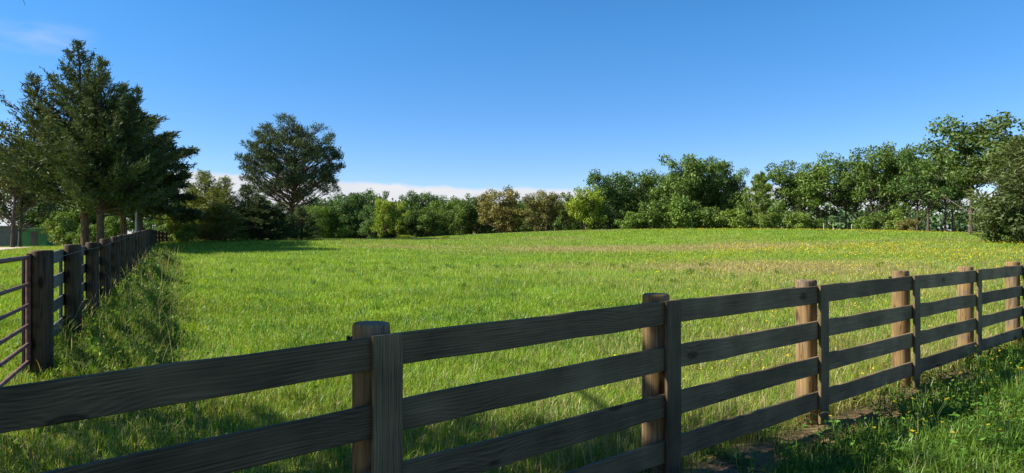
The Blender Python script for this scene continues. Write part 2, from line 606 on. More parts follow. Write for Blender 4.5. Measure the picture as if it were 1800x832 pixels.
# ------------------------------------------------------------------ boards and posts
def board_mesh(name, L, H, T, seg=22, wob=0.003, seed=0):
    """Local X along the board, Y thickness, Z height; origin in the middle."""
    r = np.random.default_rng(seed)
    xs = np.linspace(-L / 2, L / 2, seg + 1)
    c = 0.004
    prof = np.array([(-T / 2 + c, -H / 2), (T / 2 - c, -H / 2), (T / 2, -H / 2 + c), (T / 2, H / 2 - c),
                     (T / 2 - c, H / 2), (-T / 2 + c, H / 2), (-T / 2, H / 2 - c), (-T / 2, -H / 2 + c)])
    bow = r.normal(0, 0.004) * np.cos(np.pi * xs / L)
    up = np.interp(np.arange(seg + 1), np.linspace(0, seg, 8), r.normal(0, wob, 8))
    lo = np.interp(np.arange(seg + 1), np.linspace(0, seg, 8), r.normal(0, wob, 8))
    V = []
    for k, x in enumerate(xs):
        for (y, z) in prof:
            V.append((x, y + bow[k], z + (up[k] if z > 0 else lo[k])))
    Fq = []
    for k in range(seg):
        for j in range(8):
            a, b = k * 8 + j, k * 8 + (j + 1) % 8
            Fq.append((a, a + 8, b + 8, b))
    me = bpy.data.meshes.new(name)
    faces = Fq + [tuple(range(0, 8)), tuple(range(seg * 8 + 7, seg * 8 - 1, -1))]
    me.from_pydata(V, [], faces)
    me.update()
    return me


def post_mesh(name, r, H, sides=28, seed=0, taper=0.0):
    q = np.random.default_rng(seed)
    ang = np.linspace(0, 2 * np.pi, sides, endpoint=False)
    rr = 1 + 0.012 * np.sin(ang * 2 + q.random() * 6) + 0.008 * np.sin(ang * 5 + q.random() * 6) + q.normal(0, 0.004, sides)
    rows = [(-0.35, 1.0), (0.0, 1.0), (H * .25, 1.0), (H * .5, 1.0), (H * .75, 1.0), (H - 0.018, 1.0), (H - 0.006, 0.97), (H, 0.92)]
    V, Fc = [], []
    tilt = q.normal(0, 0.02)
    for z, s in rows:
        for k in range(sides):
            t = s * (1 - taper * z / H)
            zz = z + (tilt * math.cos(ang[k]) * r if z > H - 0.03 else 0)
            V.append((r * rr[k] * t * math.cos(ang[k]), r * rr[k] * t * math.sin(ang[k]), zz))
    for a in range(len(rows) - 1):
        for k in range(sides):
            k2 = (k + 1) % sides
            Fc.append((a * sides + k, a * sides + k2, (a + 1) * sides + k2, (a + 1) * sides + k))
    n = len(V)
    for k in range(sides):
        V.append((r * .45 * math.cos(ang[k]), r * .45 * math.sin(ang[k]), H + 0.002 + tilt * r * .4 * math.cos(ang[k])))
    V.append((0, 0, H + 0.003))
    top = (len(rows) - 1) * sides
    for k in range(sides):
        k2 = (k + 1) % sides
        Fc.append((top + k, top + k2, n + k2, n + k))
        Fc.append((n + k, n + k2, n + sides))
    me = bpy.data.meshes.new(name)
    me.from_pydata(V, [], Fc)
    me.polygons.foreach_set('use_smooth', [len(p.vertices) == 4 for p in me.polygons])
    me.update()
    return me


def insulator_mesh():
    bm = bmesh.new()
    for z, r, h in ((0, 0.014, 0.010), (0.010, 0.008, 0.014), (0.020, 0.015, 0.008)):
        bmesh.ops.create_cone(bm, cap_ends=True, segments=14, radius1=r, radius2=r * .85, depth=h, matrix=Matrix.Translation((0, 0, z)))
    me = bpy.data.meshes.new('insulator')
    bm.to_mesh(me)
    bm.free()
    return me


def place_rot(o, loc, xdir, tilt=0.0):
    """Object's local X along xdir (3-vector), local Z as upright as possible."""
    x = Vector(xdir).normalized()
    y = Vector((0, 0, 1)).cross(x).normalized()
    z = x.cross(y)
    mtx = Matrix((x, y, z)).transposed().to_4x4()
    mtx.translation = Vector(loc)
    o.matrix_local = mtx @ Matrix.Rotation(tilt, 4, 'X')


# --- near fence
S = 2.14
RAIL_TOP, PITCH, BH, BT = 1.203, 0.302, 0.150, 0.026
DZ = {-2: -.085, -1: -.085, 0: -.03, 1: -.005, 2: 0, 3: 0, 4: 0.0, 5: 0.003, 6: 0.01, 7: 0.01, 8: .01}
fence = empty('board_fence', (P2[0], P2[1], 0), 'dark four-board wooden fence with round tan posts crossing the foreground', 'fence')
ins_me = insulator_mesh()
ins_me.materials.append(M_BLACK)


def fpt(i, off=0.0):
    p = P2 + FD * (i - 1) * S + FN * off - P2
    return p[0], p[1]

for i in range(-1, 9):
    x, y = fpt(i, 0.132)
    hp = 1.247 + random.uniform(-.006, .01)
    po = link('post', post_mesh('post', 0.089, hp, 30, 40 + i), M_POST, fence)
    po.location = (x, y, DZ[i])
    po.rotation_euler = (random.uniform(-.008, .008), random.uniform(-.008, .008), random.random() * 6)
    ins = link('insulator', ins_me, None, po)
    # on the field side of the post, seen just past its left edge
    a = math.atan2(FN[1], FN[0]) + 0.75 - po.rotation_euler.z
    ins.location = (0.093 * math.cos(a), 0.093 * math.sin(a), hp - 0.075)
    ins.rotation_euler = (0, math.pi / 2, a)
    x, y = fpt(i, -BT / 2 - 0.0015)
    fb = link('fascia_board', board_mesh('fascia', 1.185, 0.150, 0.026, 16, 0.002, 70 + i), M_BOARD, fence)
    fb.matrix_local = (Matrix.Translation((x, y, RAIL_TOP - 1.185 / 2 + 0.006 + DZ[i])) @ Matrix.Rotation(math.atan2(FD[1], FD[0]), 4, 'Z')
                       @ Matrix.Rotation(random.uniform(-.006, .006), 4, 'Y') @ Matrix.Rotation(math.pi / 2, 4, 'Y'))
for i in range(-1, 8):
    for k in range(4):
        a, b = fpt(i, BT / 2), fpt(i + 1, BT / 2)
        za = RAIL_TOP - BH / 2 - PITCH * k + DZ[i] + random.uniform(-.005, .005)
        zb = RAIL_TOP - BH / 2 - PITCH * k + DZ[i + 1] + random.uniform(-.005, .005)
        d = Vector((b[0] - a[0], b[1] - a[1], zb - za))
        rb = link('rail_board', board_mesh('rail', d.length - 0.006, BH, BT, 24, 0.0025, 100 + i * 4 + k), M_BOARD, fence)
        place_rot(rb, ((a[0] + b[0]) / 2, (a[1] + b[1]) / 2, (za + zb) / 2), d, random.uniform(-.01, .01))

# --- left fence
LP = []
for k in range(17):
    Z = 6.7 + 2.17 * k
    LP.append((fenceX(Z), Z))
x0, y0 = LP[-1]
for k in range(1, 7):                       # beyond the crest the line bends to the right
    LP.append((x0 - 0.44 * 2.2 * k + 0.02 * k * k, y0 + 2.1 * k))
lf = empty('weathered_fence', (LP[0][0], LP[0][1], gz(*LP[0])), 'weathered grey board fence with round posts running away along the left of field', 'fence')
ox, oy, oz = lf.location
LT = [1.49, 1.52, 1.545, 1.58, 1.625, 1.665]
tops = []
lpm = [post_mesh('weathered_post', 0.098, 1.25, 22, 300 + q) for q in range(4)]
for me in lpm: me.materials.append(M_LPOST)
for k, (x, y) in enumerate(LP):
    zt = LT[k] if k < 6 else gz(x, y) + 1.24
    if k >= 6: zt = np.interp(k, [6, 16, 22], [1.70, 2.10, 2.0])
    zt += random.uniform(-.012, .012)
    tops.append(zt)
    po = link('post', lpm[k % 4], None, lf)
    po.location = (x - ox, y - oy, zt - 1.25 - oz)
    po.rotation_euler = (random.uniform(-.012, .012), random.uniform(-.012, .012), k * 1.9)
for k in range(len(LP) - 1):
    (xa, ya), (xb, yb) = LP[k], LP[k + 1]
    d2 = Vector((xb - xa, yb - ya, 0)).normalized()
    nl = Vector((-d2.y, d2.x, 0)) * 0.112
    for q in range(4):
        za, zb = tops[k] - 0.06 - .075 - .29 * q, tops[k + 1] - 0.06 - .075 - .29 * q
        a = Vector((xa, ya, za)) + nl
        b = Vector((xb, yb, zb)) + nl
        d = b - a
        rb = link('rail_board', board_mesh('weathered_rail', d.length - 0.006, 0.145, 0.026, 8 if k < 6 else 3, 0.003, 500 + 4 * k + q), M_LBOARD, lf)
        place_rot(rb, tuple((a + b) / 2 - Vector((ox, oy, oz))), d)
# fascia boards on the drive side
for k in range(0, 17):
    (xa, ya) = LP[k]
    d2 = Vector((-.447, .894, 0))
    nl = Vector((-d2.y, d2.x, 0)) * 0.141
    fb = link('fascia_board', board_mesh('weathered_fascia', 1.12, 0.145, 0.026, 4, 0.002, 900 + k), M_LBOARD, lf)
    fb.matrix_local = (Matrix.Translation(Vector((xa + nl.x * 1.0 - ox, ya + nl.y * 1.0 - oy, tops[k] - 0.06 - 0.56 - oz)))
                       @ Matrix.Rotation(math.atan2(d2.y, d2.x), 4, 'Z') @ Matrix.Rotation(math.pi / 2, 4, 'Y'))
# thin electric wire along the field side, sagging a little between the posts
tb = Tubes()
wp = []
for k in range(0, 14):
    x, y = LP[k]
    p = np.array([x + 0.10 - ox, y + 0.03 - oy, tops[k] - 0.075 - oz])
    wp.append(p)
    if k < 13:
        x2, y2 = LP[k + 1]
        p2 = np.array([x2 + 0.10 - ox, y2 + 0.03 - oy, tops[k + 1] - 0.075 - oz])
        wp.append((p + p2) / 2 - np.array([0, 0, 0.006]))
tb.add(wp, [0.0025] * len(wp), 5)
link('wire', tb.mesh('wire'), M_WIRE, lf)

# --- tube gate between the left fence and the near fence
H0 = Vector((px(50, 6.58), 6.58, 0))
E0 = Vector((-2.35, 1.95, 0))
gd = (E0 - H0)
GL = gd.length
gate = empty('tube_gate', (H0.x, H0.y, 0.42), 'rusty dark red tube gate hung beside the first weathered post', 'gate', rz=math.atan2(gd.y, gd.x))
GZ = [1.03 - 0.025, 0.745, 0.545, 0.35, 0.17, 0.0]


def tube_part(name, p, q, r, parent, mat, bulge=0):
    t = Tubes()
    p, q = np.array(p, float), np.array(q, float)
    pts = [p + (q - p) * s for s in np.linspace(0, 1, 10)]
    t.add(pts, [r] * 10, 12)
    return link(name, t.mesh(name), mat, parent)

for z in GZ:
    tube_part('rail', (0, 0, z), (GL, 0, z), 0.021 if z > 0.9 else 0.018, gate, M_GATE)
for x in (0.0, GL):
    tube_part('stile', (x, 0, -0.03), (x, 0, 1.04), 0.023, gate, M_GATE)
for x in (GL * .33, GL * .66):
    tube_part('brace', (x, 0.03, -0.01), (x, 0.03, 1.01), 0.014, gate, M_GATE)
for z in (0.14, 0.48, 0.85):
    tube_part('hinge', (-0.16, 0, z), (0.02, 0, z), 0.013, gate, M_BLACK)


# ------------------------------------------------------------------ trees
def rand_unit(n, g):
    return unit(g.normal(size=(n, 3)))


def perp_axes(Nrm, g):
    r = rand_unit(len(Nrm), g)
    U = unit(np.cross(Nrm, r))
    V = np.cross(Nrm, U)
    return U, V


def decid_meshes(seed, H, R, zlow, nclump, nleaf, leaf, trunk_r, lean=0.0, clump=0.22, limb_frac=0.5, top_flat=1.0, spread=0.55):
    """Broad-leaved tree: an uneven envelope filled with leaf clumps, each carried by a limb."""
    g = np.random.default_rng(seed)
    zc = (H + zlow) / 2
    hz = (H - zlow) / 2
    lob = g.random(6) * 6.28

    def env(d):
        az = np.arctan2(d[:, 1], d[:, 0])
        k = 1 + 0.16 * np.sin(2 * az + lob[0]) + 0.12 * np.sin(3 * az + lob[1] + 2 * d[:, 2]) + 0.10 * np.sin(5 * az + lob[2] + 3 * d[:, 2])
        return k
    C = []
    tries = 0
    while len(C) < nclump and tries < 6000:
        tries += 1
        d = rand_unit(1, g)
        if d[0, 2] < -0.75 and g.random() < .5: continue
        rr = g.random() ** 0.42
        p = d[0] * rr * env(d)[0]
        c = np.array([p[0] * R, p[1] * R, zc + p[2] * hz * (top_flat if p[2] > 0 else 1)])
        if c[2] < zlow: continue
        if any(np.linalg.norm((c - q) / np.array([1, 1, .8])) < clump * R * 0.95 for q, _ in C): continue
        C.append((c, clump * R * g.uniform(0.65, 1.35)))
    cc, uu, vv = [], [], []
    for c, cr in C:
        n = int(nleaf * (cr / (clump * R)) ** 2 * g.uniform(.7, 1.2))
        d = rand_unit(n, g)
        rad = cr * (0.45 + 0.75 * g.random((n, 1)) ** 0.7)
        p = c + d * rad * np.array([1, 1, .68]) + g.normal(0, cr * .12, (n, 3))
        nr = unit(d * 0.6 + rand_unit(n, g) * 0.9 + np.array([0, 0, .45]))
        U, V = perp_axes(nr, g)
        s = leaf * g.uniform(.6, 1.35, (n, 1))
        cc.append(p); uu.append(U * s); vv.append(V * s * .62)
    # stray twigs that break the outline
    P, Q = leaf_arrays(np.concatenate(cc), np.concatenate(uu), np.concatenate(vv))
    crown = np_mesh('crown', P, Q, 4)
    t = Tubes()
    m = 9
    zz = np.linspace(-0.3, zlow + (H - zlow) * .72, m)
    wx = np.cumsum(g.normal(0, .035 * R * .4, m)); wy = np.cumsum(g.normal(0, .035 * R * .4, m))
    wx -= wx[0]; wy -= wy[0]
    tp = np.c_[wx + lean * (np.maximum(zz, 0) / H) ** 1.5 * R, wy, zz]
    tr = trunk_r * (1 - 0.8 * np.linspace(0, 1, m) ** 1.2)
    tr[0] *= 1.35
    t.add(tp, tr, 9)
    order = g.permutation(len(C))[:int(len(C) * limb_frac)]
    for k in order:
        c, cr = C[k]
        zb = np.clip(c[2] - g.uniform(.15, spread) * np.hypot(c[0], c[1]) - .08 * H, zlow * .5 + .1 * H * .3, zz[-1])
        b = np.array([np.interp(zb, zz, tp[:, 0]), np.interp(zb, zz, tp[:, 1]), zb])
        mid = (b + c) / 2 + np.array([0, 0, -0.05 * np.linalg.norm(c - b)]) + g.normal(0, .06 * R, 3)
        s = np.linspace(0, 1, 6)[:, None]
        pts = (1 - s) ** 2 * b + 2 * s * (1 - s) * mid + s ** 2 * c
        r0 = np.interp(zb, zz, tr) * g.uniform(.35, .6)
        t.add(pts, np.linspace(r0, max(.012, r0 * .2), 6), 5)
        for _ in range(3):
            e = c + rand_unit(1, g)[0] * cr * .9
            t.add(np.array([pts[3], (pts[4] + e) / 2, e]), [r0 * .35, r0 * .22, .008], 4)
    return t.mesh('trunk'), crown


def cedar_meshes(seed, leaders, rmax, zlow, nbr, spray=0.13, trunk_r=.2, up=0.35, dens=1.0, power=0.8, width=.34):
    """Red cedar: ascending plumes of fine sprays along many thin branches. leaders: list of (base, tip, share)."""
    g = np.random.default_rng(seed)
    cc, uu, vv = [], [], []
    t = Tubes()
    for base, tip, rfac in leaders:
        base, tip = np.array(base, float), np.array(tip, float)
        n = 9
        s = np.linspace(0, 1, n)[:, None]
        ax = base + (tip - base) * s + np.c_[np.cumsum(g.normal(0, .05, (n, 2)), 0), np.zeros(n)] * (1 - s) * s * 4
        L = np.linalg.norm(tip - base)
        rt = trunk_r * rfac * (1 - .93 * s[:, 0]) + .01
        t.add(ax, rt, 9)
        t0 = max(0.0, (zlow - base[2]) / (tip[2] - base[2]))
        for b in range(int(nbr * rfac)):
            f = t0 + (1 - t0) * (1 - (1 - (b + g.random()) / (nbr * rfac)) ** 1.0)
            p0 = np.array([np.interp(f, s[:, 0], ax[:, k]) for k in range(3)])
            az = b * 2.39996 + g.normal(0, .35)
            rel = (1 - f) / (1 - t0)
            prof = (rel ** power) * (1 - 0.35 * np.clip((rel - .8) / .2, 0, 1))
            ln = rmax * rfac * prof * g.choice([.5, .7, .9, 1.0, 1.12, 1.3]) + .18
            el = up * g.uniform(.5, 1.3) + .55 * (1 - rel)
            d = np.array([math.cos(az) * math.cos(el), math.sin(az) * math.cos(el), math.sin(el)])
            m = 7
            q = np.linspace(0, 1, m)[:, None]
            pts = p0 + d * ln * q + np.array([0, 0, 1]) * (q ** 2.2) * ln * g.uniform(-.02, .28) - np.array([0, 0, 1]) * np.sin(q * np.pi) * ln * .05
            r0 = min(.045, .012 + ln * .009)
            t.add(pts, np.linspace(r0, .005, m), 4)
            # side twigs with sprays
            nt_ = int(max(4, ln * 9 * dens))
            fs = .18 + .82 * g.random(nt_) ** .8
            for ff in fs:
                pb = np.array([np.interp(ff, q[:, 0], pts[:, k]) for k in range(3)])
                tl = (.22 + ln * width * (1.05 - ff)) * g.uniform(.5, 1.2)
                side = np.cross(d, [0, 0, 1]); side = side / max(np.linalg.norm(side), 1e-6)
                sd = unit(d * g.uniform(.5, 1.1) + side * g.choice([-1, 1]) * g.uniform(.3, 1.0) + np.array([0, 0, g.uniform(-.25, .5)]))
                k = int(max(4, tl * 15 * dens))
                w = g.random((k, 1))
                p = pb + sd * tl * w + g.normal(0, .05 + .05 * tl, (k, 3))
                ud = unit(sd + g.normal(0, .55, (k, 3)) + np.array([0, 0, .15]))
                V = unit(np.cross(ud, rand_unit(k, g)))
                sz = spray * g.uniform(.6, 1.4, (k, 1))
                cc.append(p); uu.append(ud * sz); vv.append(V * sz * .20)
    P, Q = leaf_arrays(np.concatenate(cc), np.concatenate(uu), np.concatenate(vv))
    return t.mesh('trunk'), np_mesh('crown', P, Q, 4)


def pine_meshes(seed, H, R, zlow, nl, trunk_r, tuft=.30, ntuft=20, dens=1.0, dome=1.0, bias=0.0):
    """Old-field pine: bare trunk, long limbs, needle tufts bunched towards the limb ends."""
    g = np.random.default_rng(seed)
    t = Tubes()
    n = 10
    zz = np.linspace(-.3, H * .97, n)
    ax = np.c_[np.cumsum(g.normal(0, .05, (n, 2)), 0), zz]
    ax[:, :2] -= ax[0, :2]
    rt = trunk_r * (1 - .85 * np.linspace(0, 1, n) ** 1.1)
    t.add(ax, rt, 10)
    cc, uu, vv = [], [], []

    def tuft_at(p, d, size):
        k = int(ntuft * g.uniform(.7, 1.3))
        ud = unit(rand_unit(k, g) + d * .7 + np.array([0, 0, .35]))
        V = unit(np.cross(ud, rand_unit(k, g)))
        s = size * g.uniform(.6, 1.25, (k, 1))
        c = p + ud * s * .8 + g.normal(0, size * .35, (k, 3))
        cc.append(c); uu.append(ud * s * .75); vv.append(V * s * .16)
    for b in range(nl):
        f = (b + g.random()) / nl
        z0 = zlow + (H * .96 - zlow) * f
        p0 = np.array([np.interp(z0, zz, ax[:, 0]), np.interp(z0, zz, ax[:, 1]), z0])
        az = b * 2.39996 + g.normal(0, .3)
        prof = math.sqrt(max(0.015, 1 - f ** 2.1)) * (.78 + .25 * math.sin(min(1, f * 2.2) * math.pi / 2))
        ln = R * prof * g.choice([.55, .75, .9, 1.0, 1.12]) * (1 + bias * math.cos(az))
        el = -.12 + .80 * f ** 1.2 + g.normal(0, .16)
        d = np.array([math.cos(az) * math.cos(el), math.sin(az) * math.cos(el), math.sin(el)])
        m = 8
        q = np.linspace(0, 1, m)[:, None]
        pts = p0 + d * ln * q + np.array([0, 0, 1]) * (q ** 2) * ln * g.uniform(.0, .25) + g.normal(0, .03 * ln, (m, 3)) * q
        r0 = min(trunk_r * .38, .03 + ln * .014)
        t.add(pts, np.linspace(r0, .012, m), 6)
        ns = int(max(4, ln * 3.4 * dens))
        for _ in range(ns):
            ff = .30 + .70 * g.random() ** .6
            pb = np.array([np.interp(ff, q[:, 0], pts[:, k]) for k in range(3)])
            sl = (.25 + .30 * ln * (1.05 - ff)) * g.uniform(.6, 1.3)
            side = unit(np.cross(d, [0, 0, 1]))
            sd = unit(d * g.uniform(.3, 1) + side * g.choice([-1, 1]) * g.uniform(.2, 1.1) + np.array([0, 0, g.uniform(-.1, .6)]))
            e = pb + sd * sl
            t.add(np.array([pb, (pb + e) / 2 + g.normal(0, .04, 3), e]), [.018, .012, .006], 4)
            for w in np.linspace(.35, 1, max(2, int(sl * 5))):
                tuft_at(pb + sd * sl * w, sd, tuft)
        tuft_at(pts[-1], d, tuft)
    P, Q = leaf_arrays(np.concatenate(cc), np.concatenate(uu), np.concatenate(vv))
    return t.mesh('trunk'), np_mesh('crown', P, Q, 4)


def dome_pine_meshes(seed, H, R, zc, zlow, nclump, trunk_r, tuft=.2, ntuft=15, per=12):
    """Round-topped pine: long rising limbs that fork into tufts of needles near the outside of an egg-shaped crown."""
    g = np.random.default_rng(seed)
    t = Tubes()
    n = 11
    zz = np.linspace(-.3, H * .9, n)
    ax = np.c_[np.cumsum(g.normal(0, .05, (n, 2)), 0), zz]
    ax[:, :2] -= ax[0, :2]
    rt = trunk_r * (1 - .85 * np.linspace(0, 1, n) ** 1.1)
    t.add(ax, rt, 10)
    cc, uu, vv = [], [], []
    C = []
    tries = 0
    while len(C) < nclump and tries < 9000:
        tries += 1
        d = rand_unit(1, g)[0]
        rr = g.uniform(.45, 1.0) ** .6
        c = np.array([d[0] * R, d[1] * R, d[2] * ((H - zc) if d[2] > 0 else (zc - zlow))]) * rr
        if d[2] < -.1 and (np.hypot(c[0], c[1]) < .46 * R or g.random() < .35): continue
        c[2] += zc
        if any(np.linalg.norm(c - q) < (.52 if c[2] > zc + .8 else .72) for q in C): continue
        C.append(c)
    for c in C:
        hd = np.hypot(c[0], c[1])
        zb = np.clip(c[2] - hd * g.uniform(.25, .75) - .25, 2.2, H * .84)
        b = np.array([np.interp(zb, zz, ax[:, 0]), np.interp(zb, zz, ax[:, 1]), zb])
        mid = b * .45 + c * .55 + np.array([0, 0, -.10 * hd]) + g.normal(0, .12, 3)
        s = np.linspace(0, 1, 7)[:, None]
        pts = (1 - s) ** 2 * b + 2 * s * (1 - s) * mid + s ** 2 * c
        L = np.linalg.norm(c - b)
        t.add(pts, np.linspace(min(.085, .018 + .013 * L), .014, 7), 5)
        cr = g.uniform(.45, .85)
        for _ in range(int(per * cr * cr / .4)):
            e = c + rand_unit(1, g)[0] * cr * g.uniform(.35, 1.0) * np.array([1, 1, .62])
            if g.random() < .35:
                t.add(np.array([pts[4], (pts[5] + e) / 2, e]), [.02, .013, .006], 4)
            dr = unit((e - pts[3])[None])[0]
            k = int(ntuft * g.uniform(.7, 1.3))
            ud = unit(rand_unit(k, g) + dr * .5 + np.array([0, 0, .4]))
            V = unit(np.cross(ud, rand_unit(k, g)))
            sz = tuft * g.uniform(.6, 1.25, (k, 1))
            cc.append(e + ud * sz * .8 + g.normal(0, tuft * .45, (k, 3)))
            uu.append(ud * sz * .75)
            vv.append(V * sz * .13)
    P, Q = leaf_arrays(np.concatenate(cc), np.concatenate(uu), np.concatenate(vv))
    return t.mesh('trunk'), np_mesh('crown', P, Q, 4)


class Kind:
    """A tree kind: master meshes of unit scale plus their real height and half width."""
    def __init__(self, meshes, H, R, leafmat, bark):
        self.tm, self.cm = meshes
        n = len(self.cm.vertices)
        a = np.empty(n * 3, dtype=np.float32)
        self.cm.vertices.foreach_get('co', a)
        a = a.reshape(-1, 3)
        self.H = float(np.percentile(a[:, 2], 99.9))
        self.R = float(np.percentile(np.hypot(a[:, 0], a[:, 1]), 97))
        self.tm.materials.append(bark)
        self.cm.materials.append(leafmat)


def plant(kind, name, label, cat, x, Z, ytop, wpx, colour, group=None, rz=None, sink=0.0):
    """A tree standing on the ground at image column x and depth Z, as tall and wide as it shows."""
    X = px(x, Z)
    zb = gz(X, Z)
    h = CAMZ + (HY - ytop) * Z / F - zb + sink
    sxy = (wpx / 2 * Z / F) / kind.R
    sz = h / kind.H
    o = empty(name, (X, Z, zb - sink), label, cat, group, random.random() * 6.28 if rz is None else rz)
    tr = link('trunk', kind.tm, None, o)
    cr = link('crown', kind.cm, None, o)
    for c in (tr, cr):
        c.scale = (sxy, sxy, sz)
    j = random.uniform(.9, 1.1)
    cr.color = (colour[0] * j, colour[1] * j, colour[2] * j, 1)
    return o


# kinds
K_OAK = [Kind(decid_meshes(1000 + k, 10, 4, 0.6, 58, 150, .17, .26, clump=.23), 10, 4, M_LEAF, M_BARK) for k in range(3)]
K_OPEN = [Kind(decid_meshes(1100 + k, 12, 4, 2.6, 46, 150, .17, .22, clump=.22, limb_frac=.8, lean=.12), 12, 4, M_LEAF, M_BARK) for k in range(3)]
K_ROUND = [Kind(decid_meshes(1200 + k, 9, 4, 0.1, 80, 150, .16, .25, clump=.21), 9, 4, M_LEAF, M_BARK) for k in range(2)]
K_SHRUB = [Kind(decid_meshes(1300 + k, 3, 1.8, 0.0, 26, 120, .12, .05, clump=.28), 3, 1.8, M_LEAF, M_BARK) for k in range(2)]
K_YC = [Kind(cedar_meshes(1400 + k, [((0, 0, -.2), (0.1 * k, 0, 6), 1.0)], 1.9, .05, 150, .11, .10, .40, 1.25, .85, .42), 6, 1.9, M_NEEDLE, M_CBARK) for k in range(2)]
K_CA = Kind(cedar_meshes(1501, [((0, 0, -.3), (-.40, 0, 12.2), 1.0), ((-.05, 0, 3.2), (-3.0, .4, 10.4), .66), ((-.05, 0, 4), (.9, -.4, 9.6), .5)], 5.0, 2.1, 165, .135, .2, .36, 1.15, 1.10, .26), 12.2, 4.3, M_NEEDLE, M_CBARK)
K_CB = Kind(cedar_meshes(1502, [((0, 0, -.3), (.15, 0, 11.4), 1.0), ((.02, 0, 3), (1.9, .3, 9.9), .66)], 4.4, 2.1, 155, .135, .2, .36, 1.15, 1.06, .26), 11.4, 3.7, M_NEEDLE, M_CBARK)
K_PINE = Kind(dome_pine_meshes(1606, 11.2, 4.7, 6.2, 3.0, 170, .26, .24, 16, 12), 11.2, 4.7, M_NEEDLE, M_PBARK)
K_PINE2 = Kind(pine_meshes(1602, 10, 4.0, 2.4, 54, .22, .30, 18, 1.15), 10, 4.0, M_NEEDLE, M_PBARK)

G_CEDAR = (0.066, 0.096, 0.03)
G_CEDAR2 = (0.155, 0.19, 0.036)
G_PINE = (0.06, 0.088, 0.034)
G_OAK = (0.104, 0.172, 0.032)
G_DARK = (0.078, 0.145, 0.036)
G_MID = (0.122, 0.2, 0.036)
G_LIME = (0.22, 0.3, 0.03)
G_LIGHT = (0.155, 0.225, 0.04)
G_OLIVE = (0.17, 0.16, 0.045)
G_OLIVE2 = (0.15, 0.15, 0.045)

# left group
plant(K_CA, 'red_cedar', 'tallest dark red cedar with pointed spire at far left', 'tree', 150, 40, 76, 258, G_CEDAR, rz=0.0)
plant(K_CB, 'red_cedar', 'slightly shorter spired red cedar just right of the tallest one', 'tree', 174, 39, 104, 222, G_CEDAR, rz=0.4)
plant(K_CB, 'red_cedar', 'dark red cedar behind the weathered fence, sloping down right of the two spires', 'tree', 219, 44, 150, 190, G_CEDAR, rz=2.2)
plant(K_PINE2, 'pine_tree', 'dark bushy pine on the right edge of the left tree clump', 'tree', 246, 46, 200, 215, G_PINE, rz=1.0)
plant(K_OPEN[0], 'slender_tree', 'thin-trunked tree at the left edge beside the drive', 'tree', 22, 61, 215, 120, (.085, .105, .035), rz=.5)
plant(K_OPEN[1], 'slender_tree', 'second thin-trunked tree, just left of the green shed', 'tree', 34, 63, 262, 110, (.075, .105, .035), rz=1.5)
for k, (x, Z, yt, w, kd, c, lab) in enumerate([
    (-55, 76, 330, 130, K_OAK[0], G_DARK, 'dark broad-leaved tree cut by the left picture edge'),
    (70, 80, 338, 120, K_OAK[1], G_DARK, 'dark broad-leaved tree behind the green shed'),
    (125, 78, 345, 110, K_OAK[2], G_MID, 'mid-green tree seen between green shed and cedar trunks'),
    (195, 82, 335, 110, K_ROUND[0], G_DARK, 'dark tree seen between the cedar trunks'),
    (262, 80, 340, 110, K_OAK[0], G_DARK, 'dark tree behind the bushy pine trunk'),
    (318, 66, 345, 90, K_ROUND[1], G_MID, 'green tree at the end of the weathered fence')]):
    plant(kd, 'broadleaf_tree', lab, 'tree', x, Z, yt, w, c)
for x, Z, yt, w, c, lab in [
    (112, 60, 385, 62, G_LIGHT, 'light green shrub to the right of the green shed'),
    (150, 56, 392, 50, G_MID, 'mid-green shrub at the foot of the tallest cedar'),
    (196, 58, 380, 60, G_MID, 'shrub showing between the cedar trunks'),
    (310, 50, 350, 58, G_LIGHT, 'light green leafy shrub where the weathered fence ends'),
    (328, 47, 392, 40, G_MID, 'low shrub at the end of the weathered fence'),
    (286, 58, 378, 70, G_DARK, 'dark shrub just behind the far end of the weathered fence')]:
    plant(K_SHRUB[int(x) % 2], 'shrub', lab, 'shrub', x, Z, yt, w, c)

# young cedars
for k, (x, Z, yt, w, c, lab) in enumerate([
    (336, 54, 322, 80, G_CEDAR2, 'young cedar nearest the weathered fence, partly behind the dark pine'),
    (362, 53, 300, 96, G_CEDAR2, 'tallest young cedar in the row right of the fence end'),
    (396, 52, 311, 96, G_CEDAR2, 'young cedar with a thin leader right of the tallest young one'),
    (386, 49, 356, 100, (.16, .185, .04), 'low spreading young cedar in front of the row'),
    (432, 54, 324, 92, G_CEDAR, 'dark young cedar mid row, left of the lone pine'),
    (458, 52, 342, 92, G_CEDAR, 'dark low cedar under the left limbs of lone pine'),
    (492, 53, 356, 84, G_CEDAR, 'dark cedar hiding the foot of the lone pine'),
    (530, 55, 362, 66, G_CEDAR, 'rightmost dark cedar at the foot of the lone pine')]):
    plant(K_YC[k % 2], 'young_cedar', lab, 'tree', x, Z, yt, w, c)
plant(K_PINE, 'pine_tree', 'lone round-topped pine standing above the young cedars', 'tree', 513, 62, 208, 176, G_PINE, rz=2.6)

